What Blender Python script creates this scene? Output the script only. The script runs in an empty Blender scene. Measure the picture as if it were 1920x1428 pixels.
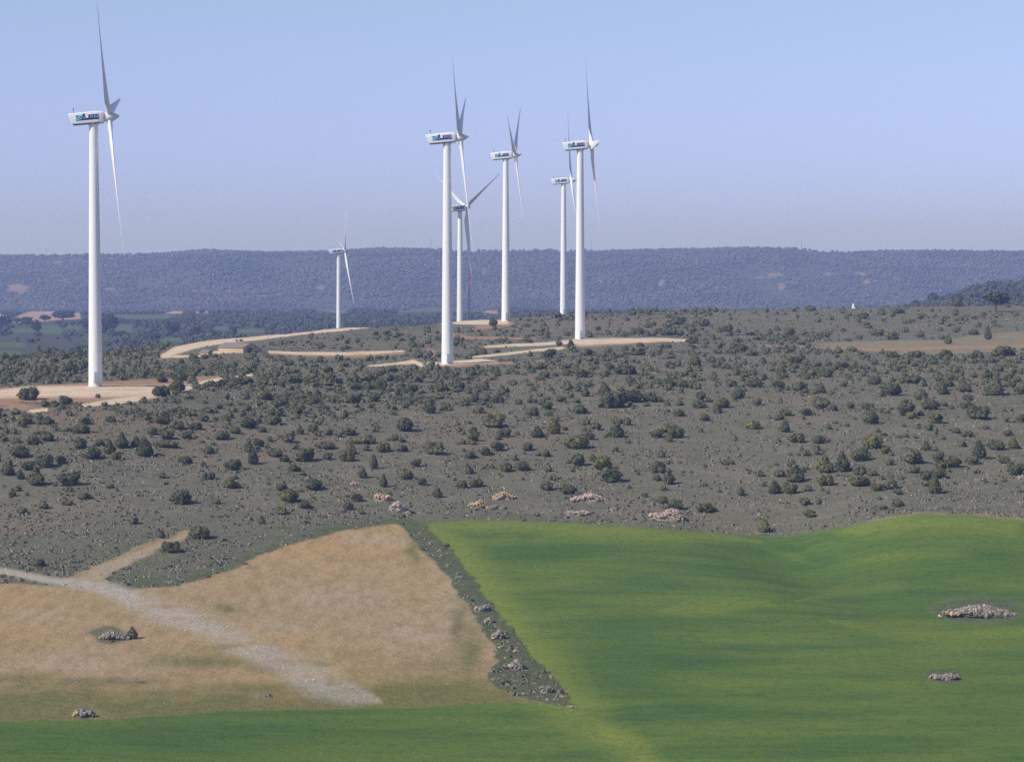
import bpy, math, random
import numpy as np
from mathutils import Vector, Matrix, Euler

random.seed(7)
rng = np.random.default_rng(11)
sc = bpy.context.scene
COL = sc.collection

# ------------------------------------------------------------------ camera model (used to lay the place out)
F = 5200.0            # focal length in photo pixels (1920 wide)
EYE = 458.0           # row of the eye-level horizon
PITCH = math.atan((714.0 - EYE) / F)
CZ = 60.0             # camera height
CP, SP = math.cos(PITCH), math.sin(PITCH)

def slopes(u, v):
    a = (np.asarray(u, float) - 960.0) / F
    b = (714.0 - np.asarray(v, float)) / F
    Y = CP + b * SP
    return a / Y, (-SP + b * CP) / Y

def pt(u, v, d):
    sx, sz = slopes(u, v)
    return float(sx * d), float(d), float(CZ + sz * d)

def project(x, y, z):
    zc = z - CZ
    depth = y * CP - zc * SP
    up = y * SP + zc * CP
    return 960.0 + F * x / depth, 714.0 - F * up / depth

# ------------------------------------------------------------------ noise
def vnoise(x, y, seed=0):
    xi = np.floor(x).astype(np.int64); yi = np.floor(y).astype(np.int64)
    fx = x - xi; fy = y - yi
    fx = fx * fx * (3 - 2 * fx); fy = fy * fy * (3 - 2 * fy)
    def h(a, b):
        n = (a * 374761393 + b * 668265263 + seed * 1442695041) & 0x7fffffff
        n = ((n ^ (n >> 13)) * 1274126177) & 0x7fffffff
        n = (n ^ (n >> 16)) & 0xffff
        return n / 32767.5 - 1.0
    a = h(xi, yi) * (1 - fx) + h(xi + 1, yi) * fx
    b = h(xi, yi + 1) * (1 - fx) + h(xi + 1, yi + 1) * fx
    return a * (1 - fy) + b * fy

def fbm(x, y, octv=4, seed=0):
    t = 0.0; a = 0.5; k = 1.0
    for o in range(octv):
        t = t + a * vnoise(x * k + 17.3 * o, y * k - 9.1 * o, seed + o)
        a *= 0.5; k *= 2.03
    return t

def sstep(e0, e1, x):
    t = np.clip((x - e0) / (e1 - e0), 0, 1)
    return t * t * (3 - 2 * t)

# ------------------------------------------------------------------ terrain height
# columns: photo column u -> [(row, depth)] where the ground is seen, or ('z', depth, height rel. to eye) where it is hidden
NEAR = [(1500, 290), (1428, 311), (1330, 345), (1200, 400), (1100, 451)]
COLS = {
    -160: NEAR + [(985, 507), (900, 545), (850, 570), (800, 600), (775, 617), (750, 640), (725, 690), (700, 745), (685, 795), (672, 850), ('z', 1200, -50), ('z', 1600, -62), (667, 1800), (640, 2150), (620, 2500), (600, 3000), (590, 3350)],
    180: NEAR + [(985, 507), (900, 545), (850, 570), (800, 600), (775, 617), (750, 640), (725, 690), (700, 745), (685, 795), (670, 850), ('z', 1200, -50), ('z', 1600, -63), (663, 1850), (640, 2150), (620, 2500), (600, 3000), (590, 3350)],
    330: NEAR + [(985, 508), (900, 549), (800, 606), (750, 655), (720, 710), (700, 755), (680, 810), (668, 850), (657, 890), (647, 930), ('z', 1000, -37), ('z', 1250, -51), ('z', 1700, -68), (640, 2120), (620, 2500), (600, 3000), (588, 3400)],
    400: NEAR + [(985, 509), (900, 551), (800, 610), (750, 660), (722, 708), (700, 755), (680, 808), (668, 850), (657, 892), (645, 940), (635, 975), ('z', 1050, -38), ('z', 1280, -50), ('z', 1710, -68), (630, 2200), (600, 2950), (588, 3410)],
    500: NEAR + [(985, 510), (900, 553), (800, 615), (750, 668), (725, 706), (700, 755), (680, 805), (668, 850), (655, 900), (640, 958), (628, 1000), ('z', 1080, -36), ('z', 1300, -50), ('z', 1717, -68), (624, 2280), (600, 2900), (587, 3420)],
    640: NEAR + [(985, 511), (900, 556), (800, 620), (725, 712), (700, 760), (680, 808), (665, 855), (640, 930), (614, 1050), ('z', 1130, -36), ('z', 1300, -50), ('z', 1717, -70.5), ('z', 2100, -72), (610, 2450), (598, 2900), (585, 3450)],
    880: NEAR + [(985, 512), (900, 558), (800, 625), (725, 712), (690, 790), (680, 815), (660, 870), (640, 930), (620, 1015), (605, 1105), (600, 1160), ('z', 1387, -47), ('z', 1717, -62), ('z', 2400, -75), (586, 3200), (580, 3500)],
    1060: NEAR + [(985, 512), (900, 559), (800, 628), (725, 714), (690, 780), (660, 858), (638, 935), (620, 1015), (600, 1095), (590, 1180), ('z', 1366, -35.2), ('z', 1700, -50), ('z', 2400, -72), ('z', 3300, -82)],
    1300: NEAR + [(1000, 503), (985, 511), (900, 560), (800, 630), (725, 712), (690, 775), (660, 850), (638, 940), (620, 1010), (600, 1085), (583, 1185), ('z', 1400, -36), ('z', 2000, -60), ('z', 3300, -82)],
    1500: NEAR + [(1020, 496), (985, 508), (900, 555), (800, 625), (725, 708), (690, 773), (662, 850), (642, 935), (625, 1000), (600, 1088), (578, 1205), ('z', 1450, -36), ('z', 2000, -58), ('z', 3300, -82)],
    1700: NEAR + [(1030, 482), (965, 506), (900, 548), (800, 620), (725, 705), (690, 770), (665, 845), (650, 905), (630, 980), (600, 1090), (575, 1225), ('z', 1450, -36), ('z', 1900, -50), ('z', 2500, -60), ('z', 3300, -82)],
    1850: NEAR + [(1030, 482), (968, 506), (900, 548), (800, 620), (725, 705), (690, 770), (665, 845), (650, 905), (630, 980), (600, 1090), (573, 1235), ('z', 1450, -37), ('z', 1800, -47), ('z', 2200, -44), ('z', 2550, -37.5), ('z', 2900, -52), ('z', 3300, -82)],
    2100: NEAR + [(1030, 482), (975, 506), (900, 548), (800, 620), (725, 705), (690, 770), (665, 845), (650, 905), (630, 980), (600, 1090), (570, 1240), ('z', 1450, -37), ('z', 1800, -45), ('z', 2200, -38), ('z', 2550, -32), ('z', 2900, -50), ('z', 3300, -82)],
}
RIDGE = [(-300, 480), (0, 481), (60, 480), (100, 482), (160, 479), (230, 478), (300, 477), (335, 475), (390, 470), (430, 473), (500, 475), (560, 475),
         (650, 471), (720, 468), (800, 469), (870, 471), (1000, 470), (1150, 472), (1280, 469), (1380, 467), (1450, 467), (1500, 469), (1540, 472),
         (1600, 474), (1700, 472), (1800, 473), (1920, 474), (2300, 476)]
DG = np.exp(np.linspace(math.log(20.0), math.log(15000.0), 1400))
SG = np.linspace(-0.26, 0.26, 261)

def column_z(u, pts):
    ds, zs = [20.0, 200.0, 270.0], [-58.3, -58.3, -58.2]
    for p in pts:
        if p[0] == 'z':
            ds.append(p[1]); zs.append(p[2])
        else:
            ds.append(p[1]); zs.append(float(slopes(u, p[0])[1]) * p[1])
    ds += [4800.0]; zs += [float(slopes(u, 587.5)[1]) * 4800.0]
    return np.interp(DG, ds, zs)

us = sorted(COLS)
colz = np.array([column_z(u, COLS[u]) for u in us])
su = (np.array(us) - 960.0) / F
tab = np.empty((len(SG), len(DG)))
for j in range(len(DG)):
    tab[:, j] = np.interp(SG, su, colz[:, j])
rid = np.interp(SG * F + 960.0, [r[0] for r in RIDGE], [r[1] for r in RIDGE])
ztop = -(rid - EYE) / F * 6200.0
hill = sstep(4800, 6200, DG)[None, :]
hill = 0.55 * hill + 0.45 * np.clip((DG[None, :] - 4800) / 1400.0, 0, 1)
base_foot = tab[:, [int(np.searchsorted(DG, 4790))]]
far = ztop[:, None] - 30.0 * sstep(6200, 7200, DG)[None, :] - 70.0 * sstep(7000, 10000, DG)[None, :]
fr = np.interp(SG * F + 960.0, [1380, 1520, 1640, 1780, 1900, 2100, 2400], [0.0, 0.55, 0.9, 1.0, 0.95, 0.8, 0.5])[:, None]
far = far + fr * (-22.0 + 110.0) * np.exp(-((DG - 12500.0) / 1500.0) ** 2)[None, :] * 0.98
k = sstep(4770, 4820, DG)[None, :]
tab = tab * (1 - k) + k * (base_foot * (1 - hill) + far * hill)
def smooth(a, n, axis):
    ker = np.hanning(n + 2)[1:-1]; ker /= ker.sum()
    pad = [(0, 0), (0, 0)]; pad[axis] = (n // 2, n // 2)
    ap = np.pad(a, pad, mode='edge')
    return np.apply_along_axis(lambda r: np.convolve(r, ker, 'valid'), axis, ap)
tab = smooth(tab, 5, 1)
tab = smooth(tab, 5, 0)
LD = np.log(DG)

def height(x, y, detail=True):
    x = np.asarray(x, float); y = np.asarray(y, float)
    yy = np.maximum(y, 21.0)
    s = np.clip(x / yy, SG[0], SG[-1] - 1e-6)
    fi = (s - SG[0]) / (SG[1] - SG[0]); i = np.clip(fi.astype(int), 0, len(SG) - 2); fi = fi - i
    gj = (np.clip(np.log(yy), LD[0], LD[-1] - 1e-6) - LD[0]) / (LD[1] - LD[0]); j = np.clip(gj.astype(int), 0, len(DG) - 2); gj = gj - j
    z = (tab[i, j] * (1 - fi) + tab[i + 1, j] * fi) * (1 - gj) + (tab[i, j + 1] * (1 - fi) + tab[i + 1, j + 1] * fi) * gj
    if detail:
        # swells and hollows of the fields
        f = sstep(250, 330, yy) * (1 - sstep(520, 600, yy))
        z = z + f * (0.9 * fbm(x / 70.0 + 3, yy / 95.0, 2, 5) + 0.22 * fbm(x / 16.0, yy / 22.0, 2, 9))
        # hollow and hump on the eastern side of the crop
        hx, hy = x - 47.0 - 0.16 * (490 - yy), yy - 478.0
        z = z - 1.9 * np.exp(-(hx / 11.0) ** 2 - (hy / 45.0) ** 2)
        z = z + 1.1 * np.exp(-((x - 76.0) / 16.0) ** 2 - ((yy - 488.0) / 26.0) ** 2)
        m = sstep(500, 560, yy) * (1 - sstep(3000, 4700, yy))
        z = z + m * ((0.25 + 0.45 * sstep(760, 620, yy)) * fbm(x / 45.0, yy / 45.0, 3, 21) + 0.16 * fbm(x / 4.0, yy / 4.0, 2, 33))
        h = sstep(4700, 5200, yy)
        z = z + h * (1 - sstep(5900, 6180, yy)) * (24.0 * fbm(x / 300.0, yy / 1000.0, 4, 41) - 7.0 * np.abs(fbm(x / 130.0 + yy / 700.0, yy / 1300.0, 2, 47))) + h * 1.4 * fbm(x / 80.0, yy / 80.0, 2, 43) * (1 - sstep(6300, 6700, yy))
    return z + CZ

def ground(u, v, dmin=250.0, dmax=4780.0):
    """first point of the ground met on the sight line of a photo pixel"""
    sx, sz = slopes(u, v)
    d = np.exp(np.linspace(math.log(dmin), math.log(dmax), 3000))
    z = height(sx * d, d)
    hit = np.nonzero(z >= CZ + sz * d)[0]
    k = hit[0] if len(hit) else len(d) - 1
    return float(sx * d[k]), float(d[k]), float(z[k])

def zat(x, y):
    return float(height(np.array([x]), np.array([y]))[0])

# ------------------------------------------------------------------ mesh / tag helpers
def tag(o, label=None, cat=None, group=None, kind=None):
    if label: o['label'] = label
    if cat: o['category'] = cat
    if group: o['group'] = group
    if kind: o['kind'] = kind
    return o

def mesh_data(name, V, Fc, mats=(), midx=None, smooth=False):
    V = np.asarray(V, dtype=np.float32)
    me = bpy.data.meshes.new(name)
    if isinstance(Fc, np.ndarray):
        nf, k = Fc.shape
        me.vertices.add(len(V)); me.vertices.foreach_set('co', V.ravel())
        me.loops.add(nf * k); me.loops.foreach_set('vertex_index', Fc.astype(np.int32).ravel())
        me.polygons.add(nf); me.polygons.foreach_set('loop_start', np.arange(0, nf * k, k, dtype=np.int32))
        me.update(calc_edges=True)
    else:
        me.from_pydata([tuple(map(float, p)) for p in V], [], Fc)
    for m in mats: me.materials.append(m)
    if midx is not None: me.polygons.foreach_set('material_index', np.asarray(midx, dtype=np.int32))
    me.polygons.foreach_set('use_smooth', np.full(len(me.polygons), bool(smooth)))
    me.update()
    return me

def obj(name, me, parent=None, loc=None, rot=None):
    o = bpy.data.objects.new(name, me)
    COL.objects.link(o)
    if parent is not None: o.parent = parent
    if loc is not None: o.location = loc
    if rot is not None: o.rotation_euler = rot
    return o

class MB:
    """collects polygons of one part"""
    def __init__(s): s.V = []; s.F = []; s.M = []
    def add(s, V, Fc, m=0):
        n = len(s.V); s.V += [tuple(p) for p in V]
        for f in Fc: s.F.append(tuple(i + n for i in f)); s.M.append(m)
    def box(s, lo, hi, m=0):
        x0, y0, z0 = lo; x1, y1, z1 = hi
        V = [(x0, y0, z0), (x1, y0, z0), (x1, y1, z0), (x0, y1, z0), (x0, y0, z1), (x1, y0, z1), (x1, y1, z1), (x0, y1, z1)]
        s.add(V, [(0, 3, 2, 1), (4, 5, 6, 7), (0, 1, 5, 4), (1, 2, 6, 5), (2, 3, 7, 6), (3, 0, 4, 7)], m)
    def bar(s, a, b, r, m=0, n=6, r2=None):
        a = Vector(a); b = Vector(b); d = (b - a).normalized()
        q = d.to_track_quat('Z', 'Y'); r2 = r if r2 is None else r2
        V = []
        for (c, rr) in ((a, r), (b, r2)):
            for i in range(n):
                t = 2 * math.pi * i / n
                V.append(c + q @ Vector((rr * math.cos(t), rr * math.sin(t), 0)))
        Fc = [(i, (i + 1) % n, n + (i + 1) % n, n + i) for i in range(n)] + [tuple(range(n - 1, -1, -1)), tuple(range(n, 2 * n))]
        s.add(V, Fc, m)
    def loft(s, rings, m=0, cap=True):
        n = len(rings[0]); V = [p for r in rings for p in r]
        Fc = []
        for k in range(len(rings) - 1):
            for i in range(n):
                Fc.append((k * n + i, k * n + (i + 1) % n, (k + 1) * n + (i + 1) % n, (k + 1) * n + i))
        if cap:
            Fc.append(tuple(range(n - 1, -1, -1))); Fc.append(tuple((len(rings) - 1) * n + i for i in range(n)))
        s.add(V, Fc, m)
    def mesh(s, name, mats, smooth=False): return mesh_data(name, s.V, s.F, mats, s.M, smooth)

def autosmooth(me, ang=35):
    me.polygons.foreach_set('use_smooth', np.ones(len(me.polygons), bool))
    try: me.set_sharp_from_angle(angle=math.radians(ang))
    except Exception: pass
    return me

# ------------------------------------------------------------------ materials
def mat(name):
    m = bpy.data.materials.new(name); m.use_nodes = True
    nt = m.node_tree; b = nt.nodes['Principled BSDF']
    return m, nt, b

def N(nt, t, **kw):
    n = nt.nodes.new(t)
    for k, v in kw.items():
        if k in n.inputs.keys(): n.inputs[k].default_value = v
        else: setattr(n, k, v)
    return n

def mixc(nt, fac, a, b, blend='MIX'):
    n = nt.nodes.new('ShaderNodeMix'); n.data_type = 'RGBA'; n.blend_type = blend; n.clamp_factor = True
    for sock, val in ((n.inputs[0], fac), (n.inputs[6], a), (n.inputs[7], b)):
        if isinstance(val, bpy.types.NodeSocket): nt.links.new(val, sock)
        elif isinstance(val, (tuple, list)): sock.default_value = (*val[:3], 1)
        else: sock.default_value = val
    return n.outputs[2]

def math_(nt, op, a, b=0.0, c=None, clamp=False):
    n = nt.nodes.new('ShaderNodeMath'); n.operation = op; n.use_clamp = clamp
    for i, val in enumerate((a, b) if c is None else (a, b, c)):
        if isinstance(val, bpy.types.NodeSocket): nt.links.new(val, n.inputs[i])
        else: n.inputs[i].default_value = val
    return n.outputs[0]

def maprange(nt, x, a, b, c=0.0, d=1.0):
    n = nt.nodes.new('ShaderNodeMapRange'); n.interpolation_type = 'SMOOTHSTEP'
    nt.links.new(x, n.inputs[0])
    for i, v in zip((1, 2, 3, 4), (a, b, c, d)): n.inputs[i].default_value = v
    return n.outputs[0]

def noise(nt, vec, scale, detail=4.0, rough=0.6, stretch=None, rotz=0.0):
    if stretch is not None:
        mp = nt.nodes.new('ShaderNodeMapping'); mp.inputs['Scale'].default_value = stretch; mp.inputs['Rotation'].default_value = (0, 0, rotz)
        nt.links.new(vec, mp.inputs['Vector']); vec = mp.outputs[0]
    n = nt.nodes.new('ShaderNodeTexNoise'); n.inputs['Scale'].default_value = scale; n.inputs['Detail'].default_value = detail; n.inputs['Roughness'].default_value = rough
    nt.links.new(vec, n.inputs['Vector'])
    return n.outputs['Fac']

def simple(name, c, rough=0.6, var=0.12, scale=1.5, metal=0.0):
    m, nt, b = mat(name)
    tc = nt.nodes.new('ShaderNodeTexCoord')
    f = noise(nt, tc.outputs['Object'], scale, 5)
    col = mixc(nt, f, tuple(x * (1 - var) for x in c), tuple(min(1, x * (1 + var)) for x in c))
    nt.links.new(col, b.inputs['Base Color']); b.inputs['Roughness'].default_value = rough; b.inputs['Metallic'].default_value = metal
    return m

# turbine paint: white with faint streaks of grime running down
def turbine_paint():
    m, nt, b = mat('turbine_paint')
    tc = nt.nodes.new('ShaderNodeTexCoord')
    f = noise(nt, tc.outputs['Object'], 1.0, 5, 0.6, (2.2, 2.2, 0.06))
    g = noise(nt, tc.outputs['Object'], 0.35, 3)
    col = mixc(nt, maprange(nt, f, 0.45, 0.8), (0.82, 0.82, 0.81), (0.77, 0.77, 0.755))
    col = mixc(nt, maprange(nt, g, 0.5, 0.9, 0, 0.5), col, (0.79, 0.79, 0.785))
    nt.links.new(col, b.inputs['Base Color']); b.inputs['Roughness'].default_value = 0.42
    return m
M_TURB = turbine_paint()
M_NAVY = simple('sign_navy', (0.012, 0.03, 0.12), 0.45)
M_CYAN = simple('sign_cyan', (0.16, 0.62, 0.75), 0.45)
M_LILAC = simple('sign_letters', (0.33, 0.38, 0.72), 0.45)
M_SIGNWHITE = simple('sign_white', (0.85, 0.85, 0.85), 0.45, 0.02)
M_DARK = simple('dark_metal', (0.035, 0.036, 0.045), 0.5)
M_CONC = simple('concrete', (0.46, 0.45, 0.42), 0.85)
M_STEEL = simple('galvanised_steel', (0.3, 0.31, 0.33), 0.45, metal=0.4)
M_BLUEP = simple('blue_paint', (0.05, 0.09, 0.22), 0.5)
M_REDP = simple('red_paint', (0.42, 0.05, 0.03), 0.5)
M_WHITEW = simple('whitewash', (0.85, 0.84, 0.8), 0.8)
M_BARK = simple('bark', (0.10, 0.075, 0.055), 0.9, 0.3, 4)

def stone_mat(name, a, b_, c):
    m, nt, b = mat(name)
    g = nt.nodes.new('ShaderNodeNewGeometry'); 
    f = noise(nt, g.outputs['Position'], 0.9, 5, 0.65)
    f2 = noise(nt, g.outputs['Position'], 4.5, 4, 0.7)
    rnd = g.outputs['Random Per Island']
    col = mixc(nt, rnd, a, b_)
    col = mixc(nt, maprange(nt, f, 0.5, 0.68), col, c)
    col = mixc(nt, maprange(nt, f2, 0.35, 0.75, 0.0, 0.55), col, tuple(x * 0.62 for x in a))
    nt.links.new(col, b.inputs['Base Color']); b.inputs['Roughness'].default_value = 0.9
    return m
M_STONE = stone_mat('grey_pink_stone', (0.22, 0.19, 0.155), (0.37, 0.325, 0.27), (0.29, 0.24, 0.19))
M_ORANGE = stone_mat('ochre_limestone', (0.50, 0.31, 0.165), (0.74, 0.50, 0.30), (0.62, 0.48, 0.35))
M_PINK = stone_mat('rosy_limestone', (0.40, 0.31, 0.245), (0.60, 0.47, 0.375), (0.56, 0.40, 0.28))
M_WALL = stone_mat('barn_stone', (0.50, 0.37, 0.24), (0.58, 0.44, 0.29), (0.45, 0.33, 0.21))
M_TILE = stone_mat('old_roof_tile', (0.22, 0.17, 0.15), (0.30, 0.24, 0.21), (0.26, 0.21, 0.20))

def foliage(name, dark, light, use_obj_color=True, scale=0.5):
    m, nt, b = mat(name)
    g = nt.nodes.new('ShaderNodeNewGeometry')
    oi = nt.nodes.new('ShaderNodeObjectInfo')
    f = noise(nt, g.outputs['Position'], scale, 3)
    f2 = g.outputs['Random Per Island']
    col = mixc(nt, maprange(nt, f, 0.3, 0.7), dark, light)
    col = mixc(nt, math_(nt, 'MULTIPLY', f2, 0.5), col, tuple(x * 1.35 for x in light))
    if use_obj_color: col = mixc(nt, 1.0, col, oi.outputs['Color'], 'MULTIPLY')
    nt.links.new(col, b.inputs['Base Color']); b.inputs['Roughness'].default_value = 0.75
    b.inputs['Specular IOR Level'].default_value = 0.2
    return m
M_BUSH = foliage('bush_foliage', (0.088, 0.092, 0.050), (0.116, 0.117, 0.062))
M_SCRUB = foliage('scrub_foliage', (0.088, 0.095, 0.050), (0.125, 0.127, 0.066), False, 0.09)
M_WOOD = foliage('woodland_foliage', (0.046, 0.058, 0.036), (0.085, 0.09, 0.052), False, 0.012)
M_HILL = foliage('hill_foliage', (0.040, 0.050, 0.036), (0.125, 0.112, 0.080), False, 0.0065)
M_TUFT = foliage('dwarf_shrub_foliage', (0.17, 0.16, 0.112), (0.25, 0.225, 0.165), False, 0.07)
M_TREE = foliage('tree_foliage', (0.03, 0.05, 0.028), (0.06, 0.08, 0.038))

def terrain_mat():
    m, nt, b = mat('land_cover')
    g = nt.nodes.new('ShaderNodeNewGeometry'); P = g.outputs['Position']
    def attr(n):
        a = nt.nodes.new('ShaderNodeAttribute'); a.attribute_name = n
        s = nt.nodes.new('ShaderNodeSeparateColor'); nt.links.new(a.outputs['Color'], s.inputs[0])
        return s.outputs[0], s.outputs[1], s.outputs[2], a.outputs['Alpha']
    green, stub, verge, track = attr('cover_a')
    road, red, vgreen, brown = attr('cover_b')
    yellow, lush_shade, olive, wood = attr('cover_c')
    big = noise(nt, P, 0.016, 5, 0.6)
    mid = noise(nt, P, 0.11, 5, 0.6)
    fine = noise(nt, P, 0.75, 5, 0.7)
    grain = noise(nt, P, 2.4, 4, 0.75)
    # scrub ground: grey woody cover, brown thin grass, pale stony specks
    big2 = noise(nt, P, 0.045, 5, 0.65, (1, 0.6, 1), 0.4)
    c = mixc(nt, maprange(nt, mid, 0.35, 0.7), (0.160, 0.150, 0.105), (0.208, 0.186, 0.132))
    c = mixc(nt, maprange(nt, big2, 0.50, 0.68, 0, 0.45), c, (0.135, 0.138, 0.082))
    c = mixc(nt, maprange(nt, big, 0.52, 0.68, 0, 0.7), c, (0.24, 0.175, 0.118))
    c = mixc(nt, maprange(nt, fine, 0.52, 0.26, 0, 0.75), c, (0.095, 0.094, 0.062))
    c = mixc(nt, maprange(nt, grain, 0.60, 0.74, 0, 0.75), c, (0.40, 0.335, 0.25))
    # woodland floor further off
    c = mixc(nt, wood, c, mixc(nt, mid, (0.055, 0.065, 0.042), (0.10, 0.095, 0.065)))
    # grassy verge
    v1 = mixc(nt, maprange(nt, fine, 0.35, 0.7), (0.085, 0.105, 0.048), (0.15, 0.155, 0.082))
    c = mixc(nt, verge, c, v1)
    # stubble
    rows = noise(nt, P, 0.55, 4, 0.65, (1.0, 0.22, 1), 0.5)
    s = mixc(nt, maprange(nt, big, 0.3, 0.7), (0.455, 0.30, 0.138), (0.41, 0.305, 0.178))
    s = mixc(nt, math_(nt, 'MULTIPLY', yellow, 0.75), s, (0.46, 0.365, 0.255))
    s = mixc(nt, maprange(nt, rows, 0.35, 0.7, 0, 0.7), s, (0.29, 0.205, 0.095))
    s = mixc(nt, maprange(nt, grain, 0.58, 0.74, 0, 0.8), s, (0.54, 0.42, 0.27))
    s = mixc(nt, maprange(nt, fine, 0.44, 0.28, 0, 0.6), s, (0.18, 0.15, 0.075))
    c = mixc(nt, stub, c, s)
    c = mixc(nt, math_(nt, 'MULTIPLY', olive, maprange(nt, fine, 0.25, 0.75, 1.0, 0.72)), c, (0.150, 0.148, 0.046))
    # young crop
    streak = noise(nt, P, 0.075, 7, 0.68, (0.45, 1.25, 1), 0.2)
    mott = noise(nt, P, 0.22, 5, 0.7, (0.6, 1.0, 1), -0.3)
    rowl = noise(nt, P, 0.9, 4, 0.7, (0.12, 1.6, 1), 0.3)
    gr = mixc(nt, maprange(nt, streak, 0.34, 0.66), (0.066, 0.132, 0.028), (0.134, 0.192, 0.036))
    gr = mixc(nt, maprange(nt, mott, 0.38, 0.70, 0, 0.45), gr, (0.108, 0.165, 0.032))
    gr = mixc(nt, math_(nt, 'MULTIPLY', yellow, maprange(nt, mott, 0.25, 0.65, 0.6, 0.95)), gr, (0.21, 0.25, 0.045))
    gr = mixc(nt, math_(nt, 'MULTIPLY', lush_shade, maprange(nt, mott, 0.75, 0.25, 0.5, 0.95)), gr, (0.046, 0.112, 0.029))  # deeper green of lush crop, and painted shade in the hollow
    gr = mixc(nt, maprange(nt, rowl, 0.45, 0.75, 0, 0.5), gr, (0.148, 0.165, 0.055))
    gr = mixc(nt, maprange(nt, fine, 0.52, 0.30, 0, 0.45), gr, (0.045, 0.085, 0.022))
    gr = mixc(nt, maprange(nt, grain, 0.55, 0.8, 0, 0.45), gr, (0.17, 0.19, 0.07))
    c = mixc(nt, green, c, gr)
    # stony track
    tr = mixc(nt, maprange(nt, fine, 0.3, 0.7), (0.52, 0.45, 0.36), (0.38, 0.32, 0.245))
    tr = mixc(nt, maprange(nt, grain, 0.42, 0.25, 0, 0.8), tr, (0.17, 0.15, 0.09))
    c = mixc(nt, track, c, tr)
    # valley crops and ploughland
    c = mixc(nt, vgreen, c, mixc(nt, mid, (0.075, 0.13, 0.05), (0.105, 0.15, 0.06)))
    c = mixc(nt, brown, c, mixc(nt, mid, (0.44, 0.27, 0.18), (0.36, 0.25, 0.17)))
    # red soil and cream gravel
    c = mixc(nt, red, c, mixc(nt, maprange(nt, fine, 0.3, 0.7), (0.42, 0.24, 0.135), (0.35, 0.22, 0.14)))
    c = mixc(nt, road, c, mixc(nt, maprange(nt, fine, 0.3, 0.7), (0.74, 0.585, 0.41), mixc(nt, maprange(nt, mid, 0.42, 0.62), (0.66, 0.49, 0.33), (0.50, 0.34, 0.22))))
    nt.links.new(c, b.inputs['Base Color']); b.inputs['Roughness'].default_value = 0.95
    b.inputs['Specular IOR Level'].default_value = 0.1
    bp = nt.nodes.new('ShaderNodeBump'); bp.inputs['Strength'].default_value = 0.8; bp.inputs['Distance'].default_value = 0.5
    hh = math_(nt, 'ADD', fine, math_(nt, 'MULTIPLY', grain, 0.4))
    calm = math_(nt, 'MULTIPLY', math_(nt, 'SUBTRACT', 1.0, math_(nt, 'MULTIPLY', math_(nt, 'MAXIMUM', green, road), 0.42)), hh)
    nt.links.new(calm, bp.inputs['Height']); nt.links.new(bp.outputs[0], b.inputs['Normal'])
    return m
M_LAND = terrain_mat()

# ------------------------------------------------------------------ land cover outlines (photo pixels, laid down on the ground)
GREEN = [(795, 980), (870, 975), (960, 976), (1100, 982), (1200, 987), (1300, 996), (1400, 1003), (1470, 1004), (1530, 995), (1600, 982), (1680, 968), (1740, 963), (1830, 966), (1920, 975), (2100, 985), (2900, 1000), (2900, 3000), (-2200, 3000), (-2200, 1345), (0, 1350), (120, 1348), (230, 1346), (330, 1338), (480, 1330), (640, 1328), (800, 1325), (960, 1315), (1010, 1316), (1075, 1328), (1083, 1328), (1057, 1295), (1020, 1252), (978, 1207), (958, 1180), (924, 1138), (893, 1095), (847, 1030), (815, 1006)]
STUB = [(-2200, 1080), (0, 1092), (100, 1098), (180, 1105), (215, 1108), (330, 1098), (390, 1083), (440, 1062), (500, 1036), (560, 1015), (620, 1000), (680, 990), (745, 982), (762, 998), (788, 1026), (815, 1052), (840, 1080), (871, 1128), (896, 1171), (924, 1212), (932, 1240), (918, 1258), (910, 1274), (930, 1288), (975, 1308), (1020, 1317), (960, 1316), (800, 1326), (640, 1329), (480, 1331), (330, 1339), (230, 1347), (120, 1349), (0, 1351), (-2200, 1346)]
VERGE = [(740, 984), (756, 972), (800, 976), (830, 985), (860, 1010), (900, 1055), (935, 1105), (965, 1160), (1005, 1220), (1045, 1270), (1090, 1330), (1020, 1322), (940, 1296), (900, 1270), (915, 1250), (905, 1210), (870, 1160), (840, 1110), (810, 1060), (780, 1020)]
GRASS = [(205, 1100), (215, 1078), (290, 1045), (345, 1012), (400, 992), (470, 972), (560, 978), (660, 972), (745, 972), (745, 984), (680, 992), (560, 1018), (440, 1066), (390, 1086), (330, 1101)]
GRASS2 = [(90, 1080), (180, 1055), (260, 1020), (330, 990), (400, 965), (470, 952), (430, 972), (345, 1002), (250, 1046), (160, 1088)]
TRACK = [([(-900, 1000), (-300, 1046), (0, 1069), (90, 1087), (160, 1096), (215, 1108), (270, 1132), (340, 1158), (420, 1190), (480, 1218), (540, 1250), (600, 1278), (660, 1300), (720, 1316)], [7, 7, 6.5, 6.5, 9, 14, 19, 20, 20, 22, 27, 28, 20, 3]),
         ([(150, 1093), (180, 1076), (205, 1066), (240, 1050), (290, 1028), (335, 1007), (358, 996)], [10, 13, 10, 7, 4, 3, 1.5])]
BRANCH = [(112, 1084), (190, 1057), (260, 1025), (320, 1003), (350, 992), (364, 990), (362, 1002), (345, 1012), (300, 1034), (250, 1054), (222, 1068), (205, 1085), (206, 1102), (150, 1097)]
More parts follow.
